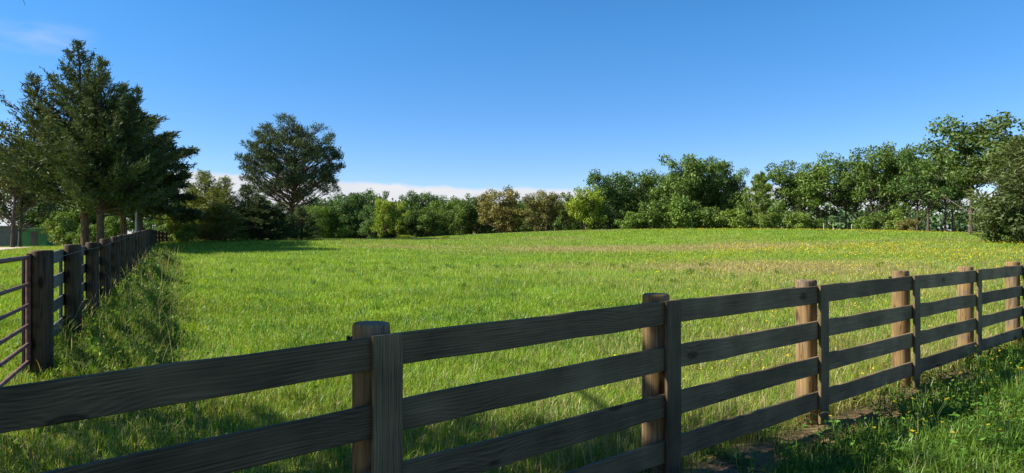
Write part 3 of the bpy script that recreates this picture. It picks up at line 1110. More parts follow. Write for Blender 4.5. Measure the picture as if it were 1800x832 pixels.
# mid woods behind the rise
MID = [(556, 118, 362, 60, 0, G_MID, 'green woods tree just right of the lone pine'),
       (578, 122, 350, 62, 1, G_DARK, 'dark woods tree right of the lone pine crown'),
       (606, 120, 345, 64, 2, G_DARK, 'rounded dark woods tree left of the lime-green pair'),
       (634, 124, 339, 66, 0, G_DARK, 'tallest dark woods tree left of the lime-green pair'),
       (654, 116, 364, 50, 1, G_DARK, 'low dark tree touching the lime-green pair on its left'),
       (664, 128, 340, 56, 2, G_DARK, 'dark tree rising behind the lime-green pair'),
       (672, 112, 352, 38, 0, G_LIME, 'left lime-green tree of the bright pair'),
       (700, 112, 358, 40, 1, G_LIME, 'right lime-green tree of the bright pair'),
       (726, 124, 342, 56, 2, G_DARK, 'dark rounded tree right of the lime-green pair'),
       (746, 122, 340, 56, 0, G_DARK, 'broad dark tree under the white cloud bank'),
       (724, 112, 372, 52, 1, G_OAK, 'low green tree in front of the woods right of the lime pair'),
       (760, 112, 366, 60, 2, G_OAK, 'low green tree in mid woods before the notch'),
       (786, 122, 352, 62, 0, G_MID, 'mid-green tree at the low notch of the woods'),
       (812, 116, 350, 58, 1, G_OAK, 'green tree between the notch and the first brown-green oak'),
       (838, 118, 345, 54, 2, G_OAK, 'green tree touching the first brown-green oak on its left')]
for x, Z, yt, w, k, c, lab in MID:
    plant(K_OAK[k], 'woodland_tree', lab, 'tree', x, Z, yt - 4, w * 1.12, c)
plant(K_ROUND[0], 'brown_oak', 'larger brown-green round oak, left of the two', 'tree', 880, 108, 328, 88, G_OLIVE, rz=.3)
plant(K_ROUND[1], 'brown_oak', 'brown-green round oak, right of the two', 'tree', 961, 106, 335, 84, G_OLIVE2, rz=1.3)
for x, Z, yt, w, k, c, lab in [
    (920, 116, 352, 60, 0, G_OAK, 'green tree filling the gap between the two brown-green oaks'),
    (996, 116, 338, 50, 1, G_MID, 'green tree just right of the brown-green oaks'),
    (1030, 104, 326, 66, 2, G_LIME, 'bright green sunlit tree left of the tall dark oaks'),
    (1070, 106, 300, 84, 0, G_DARK, 'tall dark tree right behind the bright green one'),
    (1130, 108, 299, 78, 1, G_OAK, 'rounded oak left of the highest oak crown'),
    (1196, 104, 270, 100, 2, G_OAK, 'highest oak crown in the middle of the right-hand woods'),
    (1246, 105, 277, 92, 0, G_OAK, 'broad oak just right of the highest crown'),
    (1292, 103, 297, 78, 1, G_MID, 'spreading oak at the right end of the dense oaks'),
    (1222, 112, 276, 84, 1, G_DARK, 'dark oak rising between the highest crown and the broad oak'),
    (1165, 112, 300, 70, 0, G_DARK, 'dark oak behind, between the rounded oak and the highest one'),
    (1098, 114, 312, 70, 2, G_DARK, 'dark oak behind the gap right of the tall dark tree')]:
    plant(K_OAK[k], 'oak_tree', lab, 'tree', x, Z, yt, w, c)
for k, (x, Z, yt, w, c, lab) in enumerate([
    (1110, 99, 372, 52, G_MID, 'shrubby tree at field edge below the rounded oak'),
    (1150, 99, 350, 66, G_OAK, 'shrubby green tree at field edge left of highest oak'),
    (1195, 97, 345, 76, G_MID, 'leafy low tree at field edge under the highest oak'),
    (1250, 96, 362, 62, G_OAK, 'low tree at field edge under the broad oak'),
    (1296, 93, 366, 58, G_LIGHT, 'pale green round bush at field edge'),
    (1342, 92, 372, 44, G_LIGHT, 'pale bush below the slim pine'),
    (1372, 92, 350, 50, G_OAK, 'leafy bush right of the slim pine'),
    (1405, 90, 372, 46, G_LIGHT, 'pale bush at the foot of the thin-trunked oaks'),
    (1440, 90, 384, 42, G_MID, 'small bush left of the small white posts'),
    (1540, 84, 372, 56, G_OAK, 'leafy bush under the branching oak'),
    (1575, 82, 368, 44, G_LIGHT, 'light olive bush below the right-hand oaks'),
    (1594, 80, 384, 40, G_OLIVE, 'brownish bush beside the dark oak trunks'),
    (1516, 86, 380, 36, G_MID, 'small bush between thin-trunked oaks and branching oak')]):
    plant(K_SHRUB[k % 2], 'shrub', lab, 'shrub', x, Z, yt, w, c)
plant(K_PINE2, 'pine_tree', 'slim pale pine in the gap of the right-hand trees', 'tree', 1338, 98, 303, 48, G_LIGHT)
for k, (x, Z, yt, w, kd, c, lab) in enumerate([
    (1384, 96, 282, 84, 0, G_OAK, 'thin-trunked oak right of the slim pine'),
    (1440, 94, 273, 100, 1, G_OAK, 'widest thin-trunked oak in the right-hand row'),
    (1488, 94, 300, 60, 2, G_DARK, 'short dark oak right of the widest thin-trunked oak'),
    (1533, 88, 256, 84, 0, G_OAK, 'open branching oak with sky between its upper limbs'),
    (1586, 86, 248, 86, 1, G_OAK, 'tall oak right of the open branching oak'),
    (1632, 80, 254, 96, 2, G_DARK, 'dark-trunked oak left of the pale sky gap'),
    (1675, 80, 290, 60, 0, G_MID, 'oak above the pale sky gap at right'),
    (1412, 104, 296, 84, 2, G_DARK, 'dark oak filling in behind the two leftmost thin-trunked oaks'),
    (1508, 102, 284, 76, 0, G_DARK, 'dark oak behind the dip left of the open branching oak'),
    (1560, 100, 270, 76, 2, G_OAK, 'oak behind the open branching oak and the tall one'),
    (1612, 96, 268, 80, 1, G_OAK, 'oak filling behind the tall and dark-trunked oaks'),
    (1660, 92, 262, 84, 2, G_DARK, 'dark oak behind the left side of the big near oak'),
    (1706, 62, 203, 136, 1, (.088, .145, .034), 'big near oak with a dark trunk by the right edge'),
    (1782, 56, 196, 170, 2, (.092, .14, .034), 'big near oak cut by the right picture edge')]):
    plant(K_OPEN[kd], 'oak_tree', lab, 'tree', x, Z, yt, w * 1.16, c)
plant(K_YC[1], 'red_cedar', 'dense low-branched cedar at the right picture edge', 'tree', 1792, 42, 240, 150, (.092, .125, .036), rz=.7)
plant(K_YC[0], 'red_cedar', 'cedar behind the low-branched one, past the right picture edge', 'tree', 1850, 46, 230, 150, (.092, .125, .036), rz=.2)
plant(K_SHRUB[0], 'shrub', 'dark bush spreading at the foot of the right-edge cedar', 'shrub', 1780, 40, 340, 120, (.07, .10, .03))

# saplings standing in the field
for x, Z, yt, w, lab in [(716, 72, 413, 26, 'left of two light green saplings in front of the woods'),
                         (783, 66, 414, 16, 'right of two light green saplings, upright, in the open field')]:
    plant(K_SHRUB[1], 'sapling', lab, 'sapling', x, Z, yt, w, G_LIME)

# far wooded rise behind the right-hand row: reads as one mass
g = np.random.default_rng(77)
cc, uu, vv = [], [], []
for k in range(150):
    a = g.uniform(-.50, .95)
    d = g.uniform(230, 290)
    X, Y = a * d, d
    h = 13 + 5 * vnoise(X, Y, .02) + g.uniform(-2, 2)
    n = 260
    p = np.array([X, Y, -3 + h * .5]) + rand_unit(n, g) * np.array([7, 7, h * .52]) * g.uniform(.75, 1.05, (n, 1))
    U, V = perp_axes(unit(rand_unit(n, g) + [0, 0, .5]), g)
    s = g.uniform(.6, 1.2, (n, 1))
    cc.append(p); uu.append(U * s); vv.append(V * s * .7)
P, Q = leaf_arrays(np.concatenate(cc), np.concatenate(uu), np.concatenate(vv))
fw = link('far_woods', np_mesh('far_woods', P, Q, 4), M_LEAF)
fw.color = (.10, .17, .06, 1)
tag(fw, 'far-off wooded rise seen through the tree gaps', 'woods', kind='stuff')

cc, uu, vv = [], [], []
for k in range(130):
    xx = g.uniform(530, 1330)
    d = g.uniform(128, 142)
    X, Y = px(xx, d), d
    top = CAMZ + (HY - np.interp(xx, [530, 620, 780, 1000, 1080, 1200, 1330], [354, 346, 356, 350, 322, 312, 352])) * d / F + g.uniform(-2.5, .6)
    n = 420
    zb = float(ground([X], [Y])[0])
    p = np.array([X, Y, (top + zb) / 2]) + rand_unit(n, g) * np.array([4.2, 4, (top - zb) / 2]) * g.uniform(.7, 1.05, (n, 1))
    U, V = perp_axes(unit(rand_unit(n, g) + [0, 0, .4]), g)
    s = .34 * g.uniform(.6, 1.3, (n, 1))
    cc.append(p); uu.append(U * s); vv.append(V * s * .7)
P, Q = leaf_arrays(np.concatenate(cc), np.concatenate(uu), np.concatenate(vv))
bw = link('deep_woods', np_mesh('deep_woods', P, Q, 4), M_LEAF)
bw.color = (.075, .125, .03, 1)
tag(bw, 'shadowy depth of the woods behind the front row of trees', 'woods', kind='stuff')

# pale bent pole among the trunks
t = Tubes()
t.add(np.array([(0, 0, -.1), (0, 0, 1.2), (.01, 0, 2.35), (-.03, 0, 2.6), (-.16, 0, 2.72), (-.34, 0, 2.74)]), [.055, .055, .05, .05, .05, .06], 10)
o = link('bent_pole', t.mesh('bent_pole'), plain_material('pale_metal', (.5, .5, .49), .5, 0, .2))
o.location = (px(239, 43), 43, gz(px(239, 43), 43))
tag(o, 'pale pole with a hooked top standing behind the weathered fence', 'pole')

# small pale posts at the far field edge
pm = post_mesh('stake', .05, 1.0, 10, 5)
pm.materials.append(plain_material('pale_post', (.36, .34, .31), .8))
for x, lab in ((1448, 'left of two small pale posts at the far field edge'), (1497, 'right of two small pale posts at the far field edge')):
    X = px(x, 86)
    o = link('fence_post', pm)
    o.location = (X, 86, gz(X, 86))
    tag(o, lab, 'post')


# ------------------------------------------------------------------ sheds on the left
def box_bm(bm, x0, x1, y0, y1, z0, z1):
    vs = [bm.verts.new(v) for v in ((x0, y0, z0), (x1, y0, z0), (x1, y1, z0), (x0, y1, z0), (x0, y0, z1), (x1, y0, z1), (x1, y1, z1), (x0, y1, z1))]
    for f in ((0, 3, 2, 1), (4, 5, 6, 7), (0, 1, 5, 4), (1, 2, 6, 5), (2, 3, 7, 6), (3, 0, 4, 7)):
        bm.faces.new([vs[i] for i in f])


def boxes(name, lst, mat, parent):
    bm = bmesh.new()
    for b in lst: box_bm(bm, *b)
    me = bpy.data.meshes.new(name)
    bm.to_mesh(me)
    bm.free()
    return link(name, me, mat, parent)

Xs = px(60, 66)
sh = empty('green_shed', (Xs, 66, gz(Xs, 66)), 'small bright green shed with a dark doorway beyond the drive', 'shed')
M_GREEN = plain_material('green_paint', (.035, .17, .055), .55, 0, .15, 3)
ribs = [(-1.15 + .115 * k, -1.12 + .115 * k, -.03, 0, .05, 1.72) for k in range(20) if not 7 <= k <= 11]
boxes('wall', [(-1.15, 1.15, 0, 2.0, 0, 1.75)], M_GREEN, sh)
boxes('cladding_rib', ribs, M_GREEN, sh)
boxes('doorway', [(-.32, .30, -.04, -.002, .05, 1.5)], M_BLACK, sh)
boxes('roof', [(-1.28, 1.28, -.18, 2.2, 1.752, 1.83)], plain_material('shed_roof', (.06, .12, .07), .6), sh)
Xb = px(-18, 67)
gb = empty('grey_shed', (Xb, 67, gz(Xb, 67)), 'blue-grey shed wall at the left edge beyond the drive', 'shed')
boxes('wall', [(-2.1, 2.1, 0, 3, 0, 2.0)], plain_material('grey_cladding', (.09, .10, .115), .7, 0, .2, 3), gb)
boxes('roof', [(-2.3, 2.3, -.25, 3.2, 2.002, 2.12)], plain_material('grey_roof', (.10, .10, .11), .7), gb)
boxes('door', [(-.4, .5, -.04, -.002, 0.02, 1.85)], plain_material('grey_door', (.07, .08, .09), .6), gb)


# ------------------------------------------------------------------ shade tree to the left of the camera
g = np.random.default_rng(55)
def shade_tree():
    o = empty('shade_tree', (-7.2, -1.1, gz(-7.2, -1.1)), 'overhanging tree whose bare drooping twig tip shows at the top left corner', 'tree')
    tm, cm = decid_meshes(4242, 10, 4.7, 3.5, 150, 280, .11, .26, clump=.19)
    tm.materials.append(M_BARK); cm.materials.append(M_LEAF)
    t = link('trunk', tm, None, o)
    c = link('crown', cm, None, o)
    c.color = (*G_OAK, 1)
    tw = Tubes()
    e = np.array([px(44, 8.0) + 7.2, 8.0 + 1.1, CAMZ + (HY - 10) * 8.0 / F - gz(-7.2, -1.1)])
    pts = np.array([(0.3, .3, 5.6), (.2, 2.9, 6.2), (.5, 6.1, 6.3), (1.1, 8.3, 5.4), e + [-.16, -.1, .45], e + [-.05, 0, .16], e])
    tw.add(pts, [.09, .07, .045, .022, .006, .004, .002], 6)
    tw.add(np.array([pts[4], pts[4] + [.1, .02, -.1], pts[4] + [.10, .02, -.27]]), [.005, .004, .002], 5)
    link('drooping_limb', tw.mesh('drooping_limb'), M_BARK, o)
shade_tree()


# ------------------------------------------------------------------ grass
def blades(Xp, Yp, h, w, col, lean, g, seg3=True, zoff=0.0):
    """Curved tapering blades: 3 rows + tip as quads (tip quad degenerate-free narrow)."""
    n = len(Xp)
    z = ground(Xp, Yp) + zoff
    az = g.random(n) * 2 * np.pi
    la = az + g.normal(0, .5, n)
    dirx, diry = np.cos(la), np.sin(la)
    wx, wy = -np.sin(az), np.cos(az)
    ks = (0, .4, .75, 1.0)
    ws = (.8, 1.0, .68, .10)
    V = np.empty((n, 8, 3))
    for j, (k, s) in enumerate(zip(ks, ws)):
        bx = Xp + dirx * lean * h * k ** 1.8
        by = Yp + diry * lean * h * k ** 1.8
        bz = z + h * k * (1 - .35 * np.minimum(lean, 1.3) * k ** 1.6) - .02 * (k == 0)
        V[:, 2 * j] = np.c_[bx - wx * w * s / 2, by - wy * w * s / 2, bz]
        V[:, 2 * j + 1] = np.c_[bx + wx * w * s / 2, by + wy * w * s / 2, bz]
    b = (np.arange(n) * 8)[:, None]
    q = np.concatenate([b + np.array([[0, 1, 3, 2]]), b + np.array([[2, 3, 5, 4]]), b + np.array([[4, 5, 7, 6]])], 1).reshape(-1, 4)
    return V.reshape(-1, 3), q, np.repeat(col, 8, axis=0)


def simple_blades(Xp, Yp, h, w, col, lean, g):
    n = len(Xp)
    z = ground(Xp, Yp)
    az = g.random(n) * 2 * np.pi
    la = az + g.normal(0, .6, n)
    wx, wy = -np.sin(az) * w / 2, np.cos(az) * w / 2
    V = np.empty((n, 4, 3))
    V[:, 0] = np.c_[Xp - wx, Yp - wy, z - .02]
    V[:, 1] = np.c_[Xp + wx, Yp + wy, z - .02]
    tx, ty, tz = Xp + np.cos(la) * lean * h, Yp + np.sin(la) * lean * h, z + h * (1 - .25 * lean)
    V[:, 2] = np.c_[tx + wx * .2, ty + wy * .2, tz]
    V[:, 3] = np.c_[tx - wx * .2, ty - wy * .2, tz]
    q = np.arange(n * 4).reshape(n, 4)
    return V.reshape(-1, 3), q, np.repeat(col, 4, axis=0)


def sample_fan(zlo, zhi, rho_fn, g, margin=3.0):
    """Random points in the visible fan with density rho(Z) per square metre."""
    out = []
    edges = np.geomspace(zlo, zhi, 40)
    for a, b in zip(edges[:-1], edges[1:]):
        zm = (a + b) / 2
        wdt = 2 * (.78 * zm + margin)
        n = int(rho_fn(zm) * wdt * (b - a))
        Y = g.uniform(a, b, n)
        X = g.uniform(-wdt / 2, wdt / 2, n)
        out.append(np.c_[X, Y])
    return np.concatenate(out)


G_A = np.array([.165, .275, .018])
G_B = np.array([.235, .320, .030])
G_C = np.array([.095, .200, .022])
G_D = np.array([.40, .35, .15])


def grass_colour(X, Y, g, near_side=None):
    n = len(X)
    d = dryness(X, Y)
    pick = g.random(n)
    c = np.where((pick < .5)[:, None], G_A, np.where((pick < .75)[:, None], G_B, G_C))
    patch = fnoise(X, Y, .55)
    c = c * (0.85 + .65 * patch)[:, None] * np.where((fnoise(X + 31, Y, 1.1) > .62)[:, None], np.array([.72, .82, 1.1]), np.array([1., 1., 1.]))
    dry = g.random(n) < (d * .80 + .04)
    c = np.where(dry[:, None], G_D * g.uniform(.6, 1.1, (n, 1)), c)
    return c


g = np.random.default_rng(21)
# near field, detailed blades
P = sample_fan(3.6, 17, lambda z: 2700 * min(1, (7.0 / z) ** 1.45), g)
X, Y = P[:, 0], P[:, 1]
u, v = fence_uv(X, Y)
clump = fnoise(X, Y, 1.6)
keep = (g.random(len(X)) < np.clip(.45 + clump * 1.0, 0, 1)) & (g.random(len(X)) > bare(X, Y) * 1.25)
keep &= ~((np.abs(v - .132) < .1) & (np.abs(u / S - np.round(u / S)) * S < .1))
keep &= ~((v > -.04) & (v < .04))
X, Y, u, v, clump = X[keep], Y[keep], u[keep], v[keep], clump[keep]
nearside = v < 0
h = (.10 + .17 * clump) * g.uniform(.55, 1.35, len(X)) * np.where(nearside, .80, 1.0)
h *= np.where((np.abs(v - .2) < .45), 1.15, 1)
h *= np.where(v > 0, np.interp(v, [0, .6, 2.2, 6], [1.1, .95, .66, .55]), 1)
w = (.0036 + .0030 * g.random(len(X))) * np.maximum(1, (Y / 7) ** .75) * np.where(nearside, 1.2, 1)
col = grass_colour(X, Y, g)
gs = np.array([.092, .172, .018])  # near-side grass: shade put into the blade colour, darker than the field
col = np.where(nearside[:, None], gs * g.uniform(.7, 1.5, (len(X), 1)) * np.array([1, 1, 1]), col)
lean = np.abs(g.normal(.55, .45, len(X)))
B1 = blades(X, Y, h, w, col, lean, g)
# tussocks: tall dark tufts scattered in the field
tx = sample_fan(4.2, 30, lambda z: .55 * min(1, (9 / z)), g)
tx = tx[fence_uv(tx[:, 0], tx[:, 1])[1] > .5]
k = 34
X = np.repeat(tx[:, 0], k) + g.normal(0, .06, len(tx) * k)
Y = np.repeat(tx[:, 1], k) + g.normal(0, .06, len(tx) * k)
hh = np.repeat(g.uniform(.14, .27, len(tx)), k) * g.uniform(.6, 1.1, len(X))
cl = np.repeat(np.where(g.random((len(tx), 1)) < .7, G_C * .85, G_A), k, axis=0)
B2 = blades(X, Y, hh, .006 * np.maximum(1, (Y / 8) ** .7), cl, np.abs(g.normal(.55, .3, len(X))), g)
# thin dry seed stalks
P = sample_fan(4.2, 26, lambda z: 22 * min(1, (9 / z) ** 1.2), g)
X, Y = P[:, 0], P[:, 1]
kp = (g.random(len(X)) < .25 + dryness(X, Y)) & (np.abs(fence_uv(X, Y)[1]) > .15)
X, Y = X[kp], Y[kp]
B3 = blades(X, Y, g.uniform(.15, .30, len(X)), .0032 * np.maximum(1, (Y / 7) ** .9), np.tile(G_D, (len(X), 1)) * g.uniform(.7, 1.2, (len(X), 1)), np.abs(g.normal(.2, .2, len(X))), g)


def join(parts):
    Vs, Qs, Cs, n = [], [], [], 0
    for V_, Q_, C_ in parts:
        Vs.append(V_); Qs.append(Q_ + n); Cs.append(C_); n += len(V_)
    return np.concatenate(Vs), np.concatenate(Qs), np.concatenate(Cs)

V_, Q_, C_ = join([B1, B2, B3])
go = link('pasture_grass', np_mesh('pasture_grass', V_, Q_, 4, False, C_), M_GRASS)
tag(go, 'bright green pasture grass on both sides of the board fence', 'grass', kind='stuff')

# farther field, wider simple blades
P = sample_fan(15, 97, lambda z: 560 * (15 / z) ** 1.5, g)
X, Y = P[:, 0], P[:, 1]
kp = woods_floor(X, Y) < .5
kp &= ~((X < drive_edge(Y)) & (Y < 62.5) & (Y > 14))
X, Y = X[kp], Y[kp]
h = (.05 + .11 * fnoise(X, Y, .9)) * g.uniform(.6, 1.3, len(X))
w = .0095 * (Y / 15) ** .9 * g.uniform(.7, 1.3, len(X))
V_, Q_, C_ = simple_blades(X, Y, h, w, grass_colour(X, Y, g), np.abs(g.normal(.5, .35, len(X))), g)
go = link('meadow_grass', np_mesh('meadow_grass', V_, Q_, 4, False, C_), M_GRASS)
tag(go, 'farther meadow grass rising to the woods, with dry tan patches', 'grass', kind='stuff')

# rank weeds along the foot of the weathered fence
n = 80000
Yw = 6.3 + 30 * g.random(n) ** 1.5
across = np.abs(g.normal(.5, .52, n)) + .05
Xw = fenceX(Yw) + across * 1.12 + .05
Xw = np.where(g.random(n) < .12, fenceX(Yw) - g.uniform(0, .35, n), Xw)
cl = fnoise(Xw, Yw, 1.3)
kp = g.random(n) < np.clip(cl * 2.6 - .65, .08, 1)
Xw, Yw, across, cl = Xw[kp], Yw[kp], across[kp], cl[kp]
hw = (.08 + .46 * cl) * (.28 + .75 * np.exp(-((across - .62) / .48) ** 2)) * g.choice([.6, 1, 1, 1.25], len(Xw)) * g.uniform(.5, 1.2, len(Xw))
cw = np.where((g.random((len(Xw), 1)) < .80), np.array([.125, .215, .022]), np.array([.30, .26, .11])) * g.uniform(.6, 1.3, (len(Xw), 1))
B1 = blades(Xw, Yw, hw, .0055 * np.maximum(1, (Yw / 7) ** .8), cw, np.abs(g.normal(.5, .4, len(Xw))), g)
k = 420
sel = g.choice(len(Xw), k)
B4 = blades(Xw[sel] + g.normal(0, .1, k), Yw[sel], g.uniform(.35, .75, k) * (.5 + cl[sel]), .005 * np.maximum(1, (Yw[sel] / 7) ** .8), np.tile([.34, .31, .14], (k, 1)) * g.uniform(.7, 1.2, (k, 1)), np.abs(g.normal(.25, .2, k)), g)
# leafy stems
m = 2400
sel = g.choice(len(Xw), m)
lv, lu, lw, lc = [], [], [], []
for s in sel:
    k = 9
    hz = hw[s] * 1.05
    t = g.random(k)
    p = np.c_[Xw[s] + g.normal(0, .045, k), Yw[s] + g.normal(0, .045, k), gz(Xw[s], Yw[s]) + hz * (.1 + .9 * t)]
    U, V2 = perp_axes(unit(rand_unit(k, g) * .8 + [0, 0, .7]), g)
    sz = g.uniform(.014, .032, (k, 1)) * max(1, (Yw[s] / 8) ** .6)
    lv.append(p); lu.append(U * sz); lw.append(V2 * sz * .5)
    lc.append(np.tile(np.array([.11, .20, .024]) * g.uniform(.6, 1.5), (k * 4, 1)))
P_, Q2 = leaf_arrays(np.concatenate(lv), np.concatenate(lu), np.concatenate(lw))
V_, Q_, C_ = join([B1, B4, (P_, Q2, np.concatenate(lc))])
wo = link('fence_weeds', np_mesh('fence_weeds', V_, Q_, 4, False, C_), M_WEED)
tag(wo, 'rank tall weeds and grass along the foot of weathered fence', 'weeds', kind='stuff')

# leafy ground cover and dead straw on the near side of the board fence
n = 9000
uu_ = g.uniform(-2.5, 13, n)
vv_ = -g.uniform(.0, 3.2, n)
X = P2[0] + FD[0] * uu_ + FN[0] * vv_
Y = P2[1] + FD[1] * uu_ + FN[1] * vv_
kp = (g.random(n) < np.clip(fnoise(X, Y, 2.1) * 3 - 1.0, .03, 1)) & (g.random(n) > bare(X, Y) * .9)
X, Y = X[kp], Y[kp]
lv, lu, lw, lc = [], [], [], []
Zb = ground(X, Y)
for s in range(len(X)):
    k = 8
    p = np.c_[X[s] + g.normal(0, .05, k), Y[s] + g.normal(0, .05, k), Zb[s] + g.uniform(.03, .15, k)]
    U, V2 = perp_axes(unit(rand_unit(k, g) * .55 + [0, 0, .8]), g)
    sz = g.uniform(.012, .030, (k, 1))
    lv.append(p); lu.append(U * sz); lw.append(V2 * sz * .5)
    lc.append(np.tile(np.array([.085, .175, .024]) * g.uniform(.6, 1.4), (k * 4, 1)))
A = leaf_arrays(np.concatenate(lv), np.concatenate(lu), np.concatenate(lw))
n = 9000
uu_ = g.uniform(-1.2, 8, n)
vv_ = g.normal(-.18, .24, n)
X = P2[0] + FD[0] * uu_ + FN[0] * vv_
Y = P2[1] + FD[1] * uu_ + FN[1] * vv_
kp = g.random(n) < bare(X, Y) + .06
X, Y = X[kp], Y[kp]
n = len(X)
a = g.random(n) * 6.28
ln = g.uniform(.025, .075, n)
Us = np.c_[np.cos(a) * ln, np.sin(a) * ln, g.normal(0, .15, n) * ln]
Vs = np.c_[-np.sin(a), np.cos(a), np.zeros(n)] * .0022
Bs = leaf_arrays(np.c_[X, Y, ground(X, Y) + g.uniform(.008, .03, n)], Us, Vs)
cs = np.repeat(np.where(g.random((n, 1)) < .6, np.array([.34, .25, .14]), np.array([.14, .085, .05])) * g.uniform(.6, 1.2, (n, 1)), 4, axis=0)
V_, Q_, C_ = join([(A[0], A[1], np.concatenate(lc)), (Bs[0], Bs[1], cs)])
co = link('ground_cover', np_mesh('ground_cover', V_, Q_, 4, False, C_), M_WEED)
tag(co, 'small leafy ground cover and dead straw below the board fence', 'ground cover', kind='stuff')

# broad-leaved rosettes at the fence foot
def rosette_mesh(seed):
    q = np.random.default_rng(seed)
    V, Fc = [], []
    for k in range(13):
        az = k * 2.4 + q.normal(0, .2)
        L = q.uniform(.09, .19)
        el = q.uniform(.25, 1.0)
        wd = q.uniform(.012, .02)
        b = len(V)
        for j, (s, ww) in enumerate(((0, .35), (.35, .9), (.7, 1.0), (1, .08))):
            r = L * s * math.cos(el)
            z = L * (s * math.sin(el) - .45 * s * s)+.01
            for sg in (-1, 1):
                V.append((math.cos(az) * r - math.sin(az) * wd * ww * sg, math.sin(az) * r + math.cos(az) * wd * ww * sg, z + .006 * ww))
        for j in range(3):
            Fc.append((b + 2 * j, b + 2 * j + 1, b + 2 * j + 3, b + 2 * j + 2))
    me = np_mesh('rosette', np.array(V), np.array(Fc), 4, True, np.tile([.085, .165, .035], (len(V), 1)))
    me.materials.append(M_WEED)
    return me

rmesh = [rosette_mesh(k) for k in range(3)]
for k, (x, y) in enumerate([(1503, 700), (1475, 705), (1530, 688), (1330, 772), (1255, 800), (1390, 800), (1560, 690), (1640, 655), (1665, 700), (1590, 730), (1440, 790), (1735, 690), (1700, 650), (1300, 815)]):
    Z = CAMZ * F / (y - HY)
    o = link('weed_rosette', rmesh[k % 3])
    X = px(x, Z)
    o.location = (X, Z, gz(X, Z) - .005)
    s = random.uniform(.8, 1.25)
    o.scale = (s, s, s)
    o.rotation_euler = (0, 0, k * 1.3)
    tag(o, 'small broad-leaved weed rosette on the ground below the board fence', 'weed', 'weed rosettes below the board fence')


# ------------------------------------------------------------------ yellow flowers
def flower_mesh(seed, h, r):
    q = np.random.default_rng(seed)
    t = Tubes()
    b = q.normal(0, .03, 2)
    t.add(np.array([(0, 0, -.02), (b[0] * .3, b[1] * .3, h * .5), (b[0], b[1], h)]), [.0022, .0018, .0016], 5)
    stem = t.mesh('stem')
    V, Fc = [], []
    tx, ty = q.normal(0, .3, 2)
    for k in range(11):
        a0 = k * 2 * math.pi / 11
        for (rr, da, zz) in ((.15, 0, 0), (.8, -.22, .25), (1.0, 0, .3), (.8, .22, .25)):
            x, y = r * rr * math.cos(a0 + da), r * rr * math.sin(a0 + da)
            V.append((x + b[0], y + b[1], h + r * zz + x * tx + y * ty))
        n = len(V) - 4
        Fc.append((n, n + 1, n + 2, n + 3))
    for k in range(8):
        a0 = k * 2 * math.pi / 8 + .2
        for (rr, da, zz) in ((.05, 0, .15), (.4, -.3, .4), (.55, 0, .5), (.4, .3, .4)):
            x, y = r * rr * math.cos(a0 + da), r * rr * math.sin(a0 + da)
            V.append((x + b[0], y + b[1], h + r * zz + x * tx + y * ty))
        n = len(V) - 4
        Fc.append((n, n + 1, n + 2, n + 3))
    return stem, np_mesh('flower_head', np.array(V), np.array(Fc), 4)

fl = []
M_STEM = leaf_material('green_stem', (.07, .13, .03), .1, 0.02, .6, var=.2)
for k in range(4):
    st, hd = flower_mesh(k, .17 + .035 * k, .0135)
    st.materials.append(M_STEM)
    hd.materials.append(M_YELLOW)
    e = (st, hd)
    fl.append(e)
g = np.random.default_rng(91)


def add_flower(X, Y, lab, grp, k, s=1.0):
    st, hd = fl[k % 4]
    o = link('yellow_flower', st)
    o.location = (X, Y, gz(X, Y))
    o.rotation_euler = (0, 0, g.random() * 6.28)
    o.scale = (s, s, s * g.uniform(.8, 1.2))
    hob = link('flower_head', hd, None, o)
    tag(o, lab, 'flower', grp)

clusters = [((1690, 655), 55, 14, 14), ((1755, 690), 55, 22, 34), ((1745, 660), 50, 14, 16), ((1580, 760), 110, 40, 18), ((1770, 790), 30, 30, 8), ((1650, 770), 60, 35, 12), ((1440, 800), 120, 25, 10), ((1780, 620), 25, 12, 8)]
cnt = 0
for (cx, cy), sx, sy, n in clusters:
    for _ in range(n):
        x, y = cx + g.normal(0, sx * .6), cy + g.normal(0, sy * .6)
        Z = CAMZ * F / (max(y, 590) - HY)
        X = px(x, Z)
        if fence_uv(np.array([X]), np.array([Z]))[1][0] > -.15: continue
        add_flower(X, Z, 'small yellow wildflower in the grass on the near side of the board fence', 'yellow flowers on the near side of the fence', cnt)
        cnt += 1
n2 = 0
while n2 < 170:
    Z = g.uniform(6.2, 12.5)
    X = g.uniform(px(1150, Z), px(1850, Z))
    if fence_uv(np.array([X]), np.array([Z]))[1][0] < .25: continue
    add_flower(X, Z, 'small yellow wildflower in the field grass just behind the board fence', 'yellow flowers just behind the fence', n2)
    n2 += 1

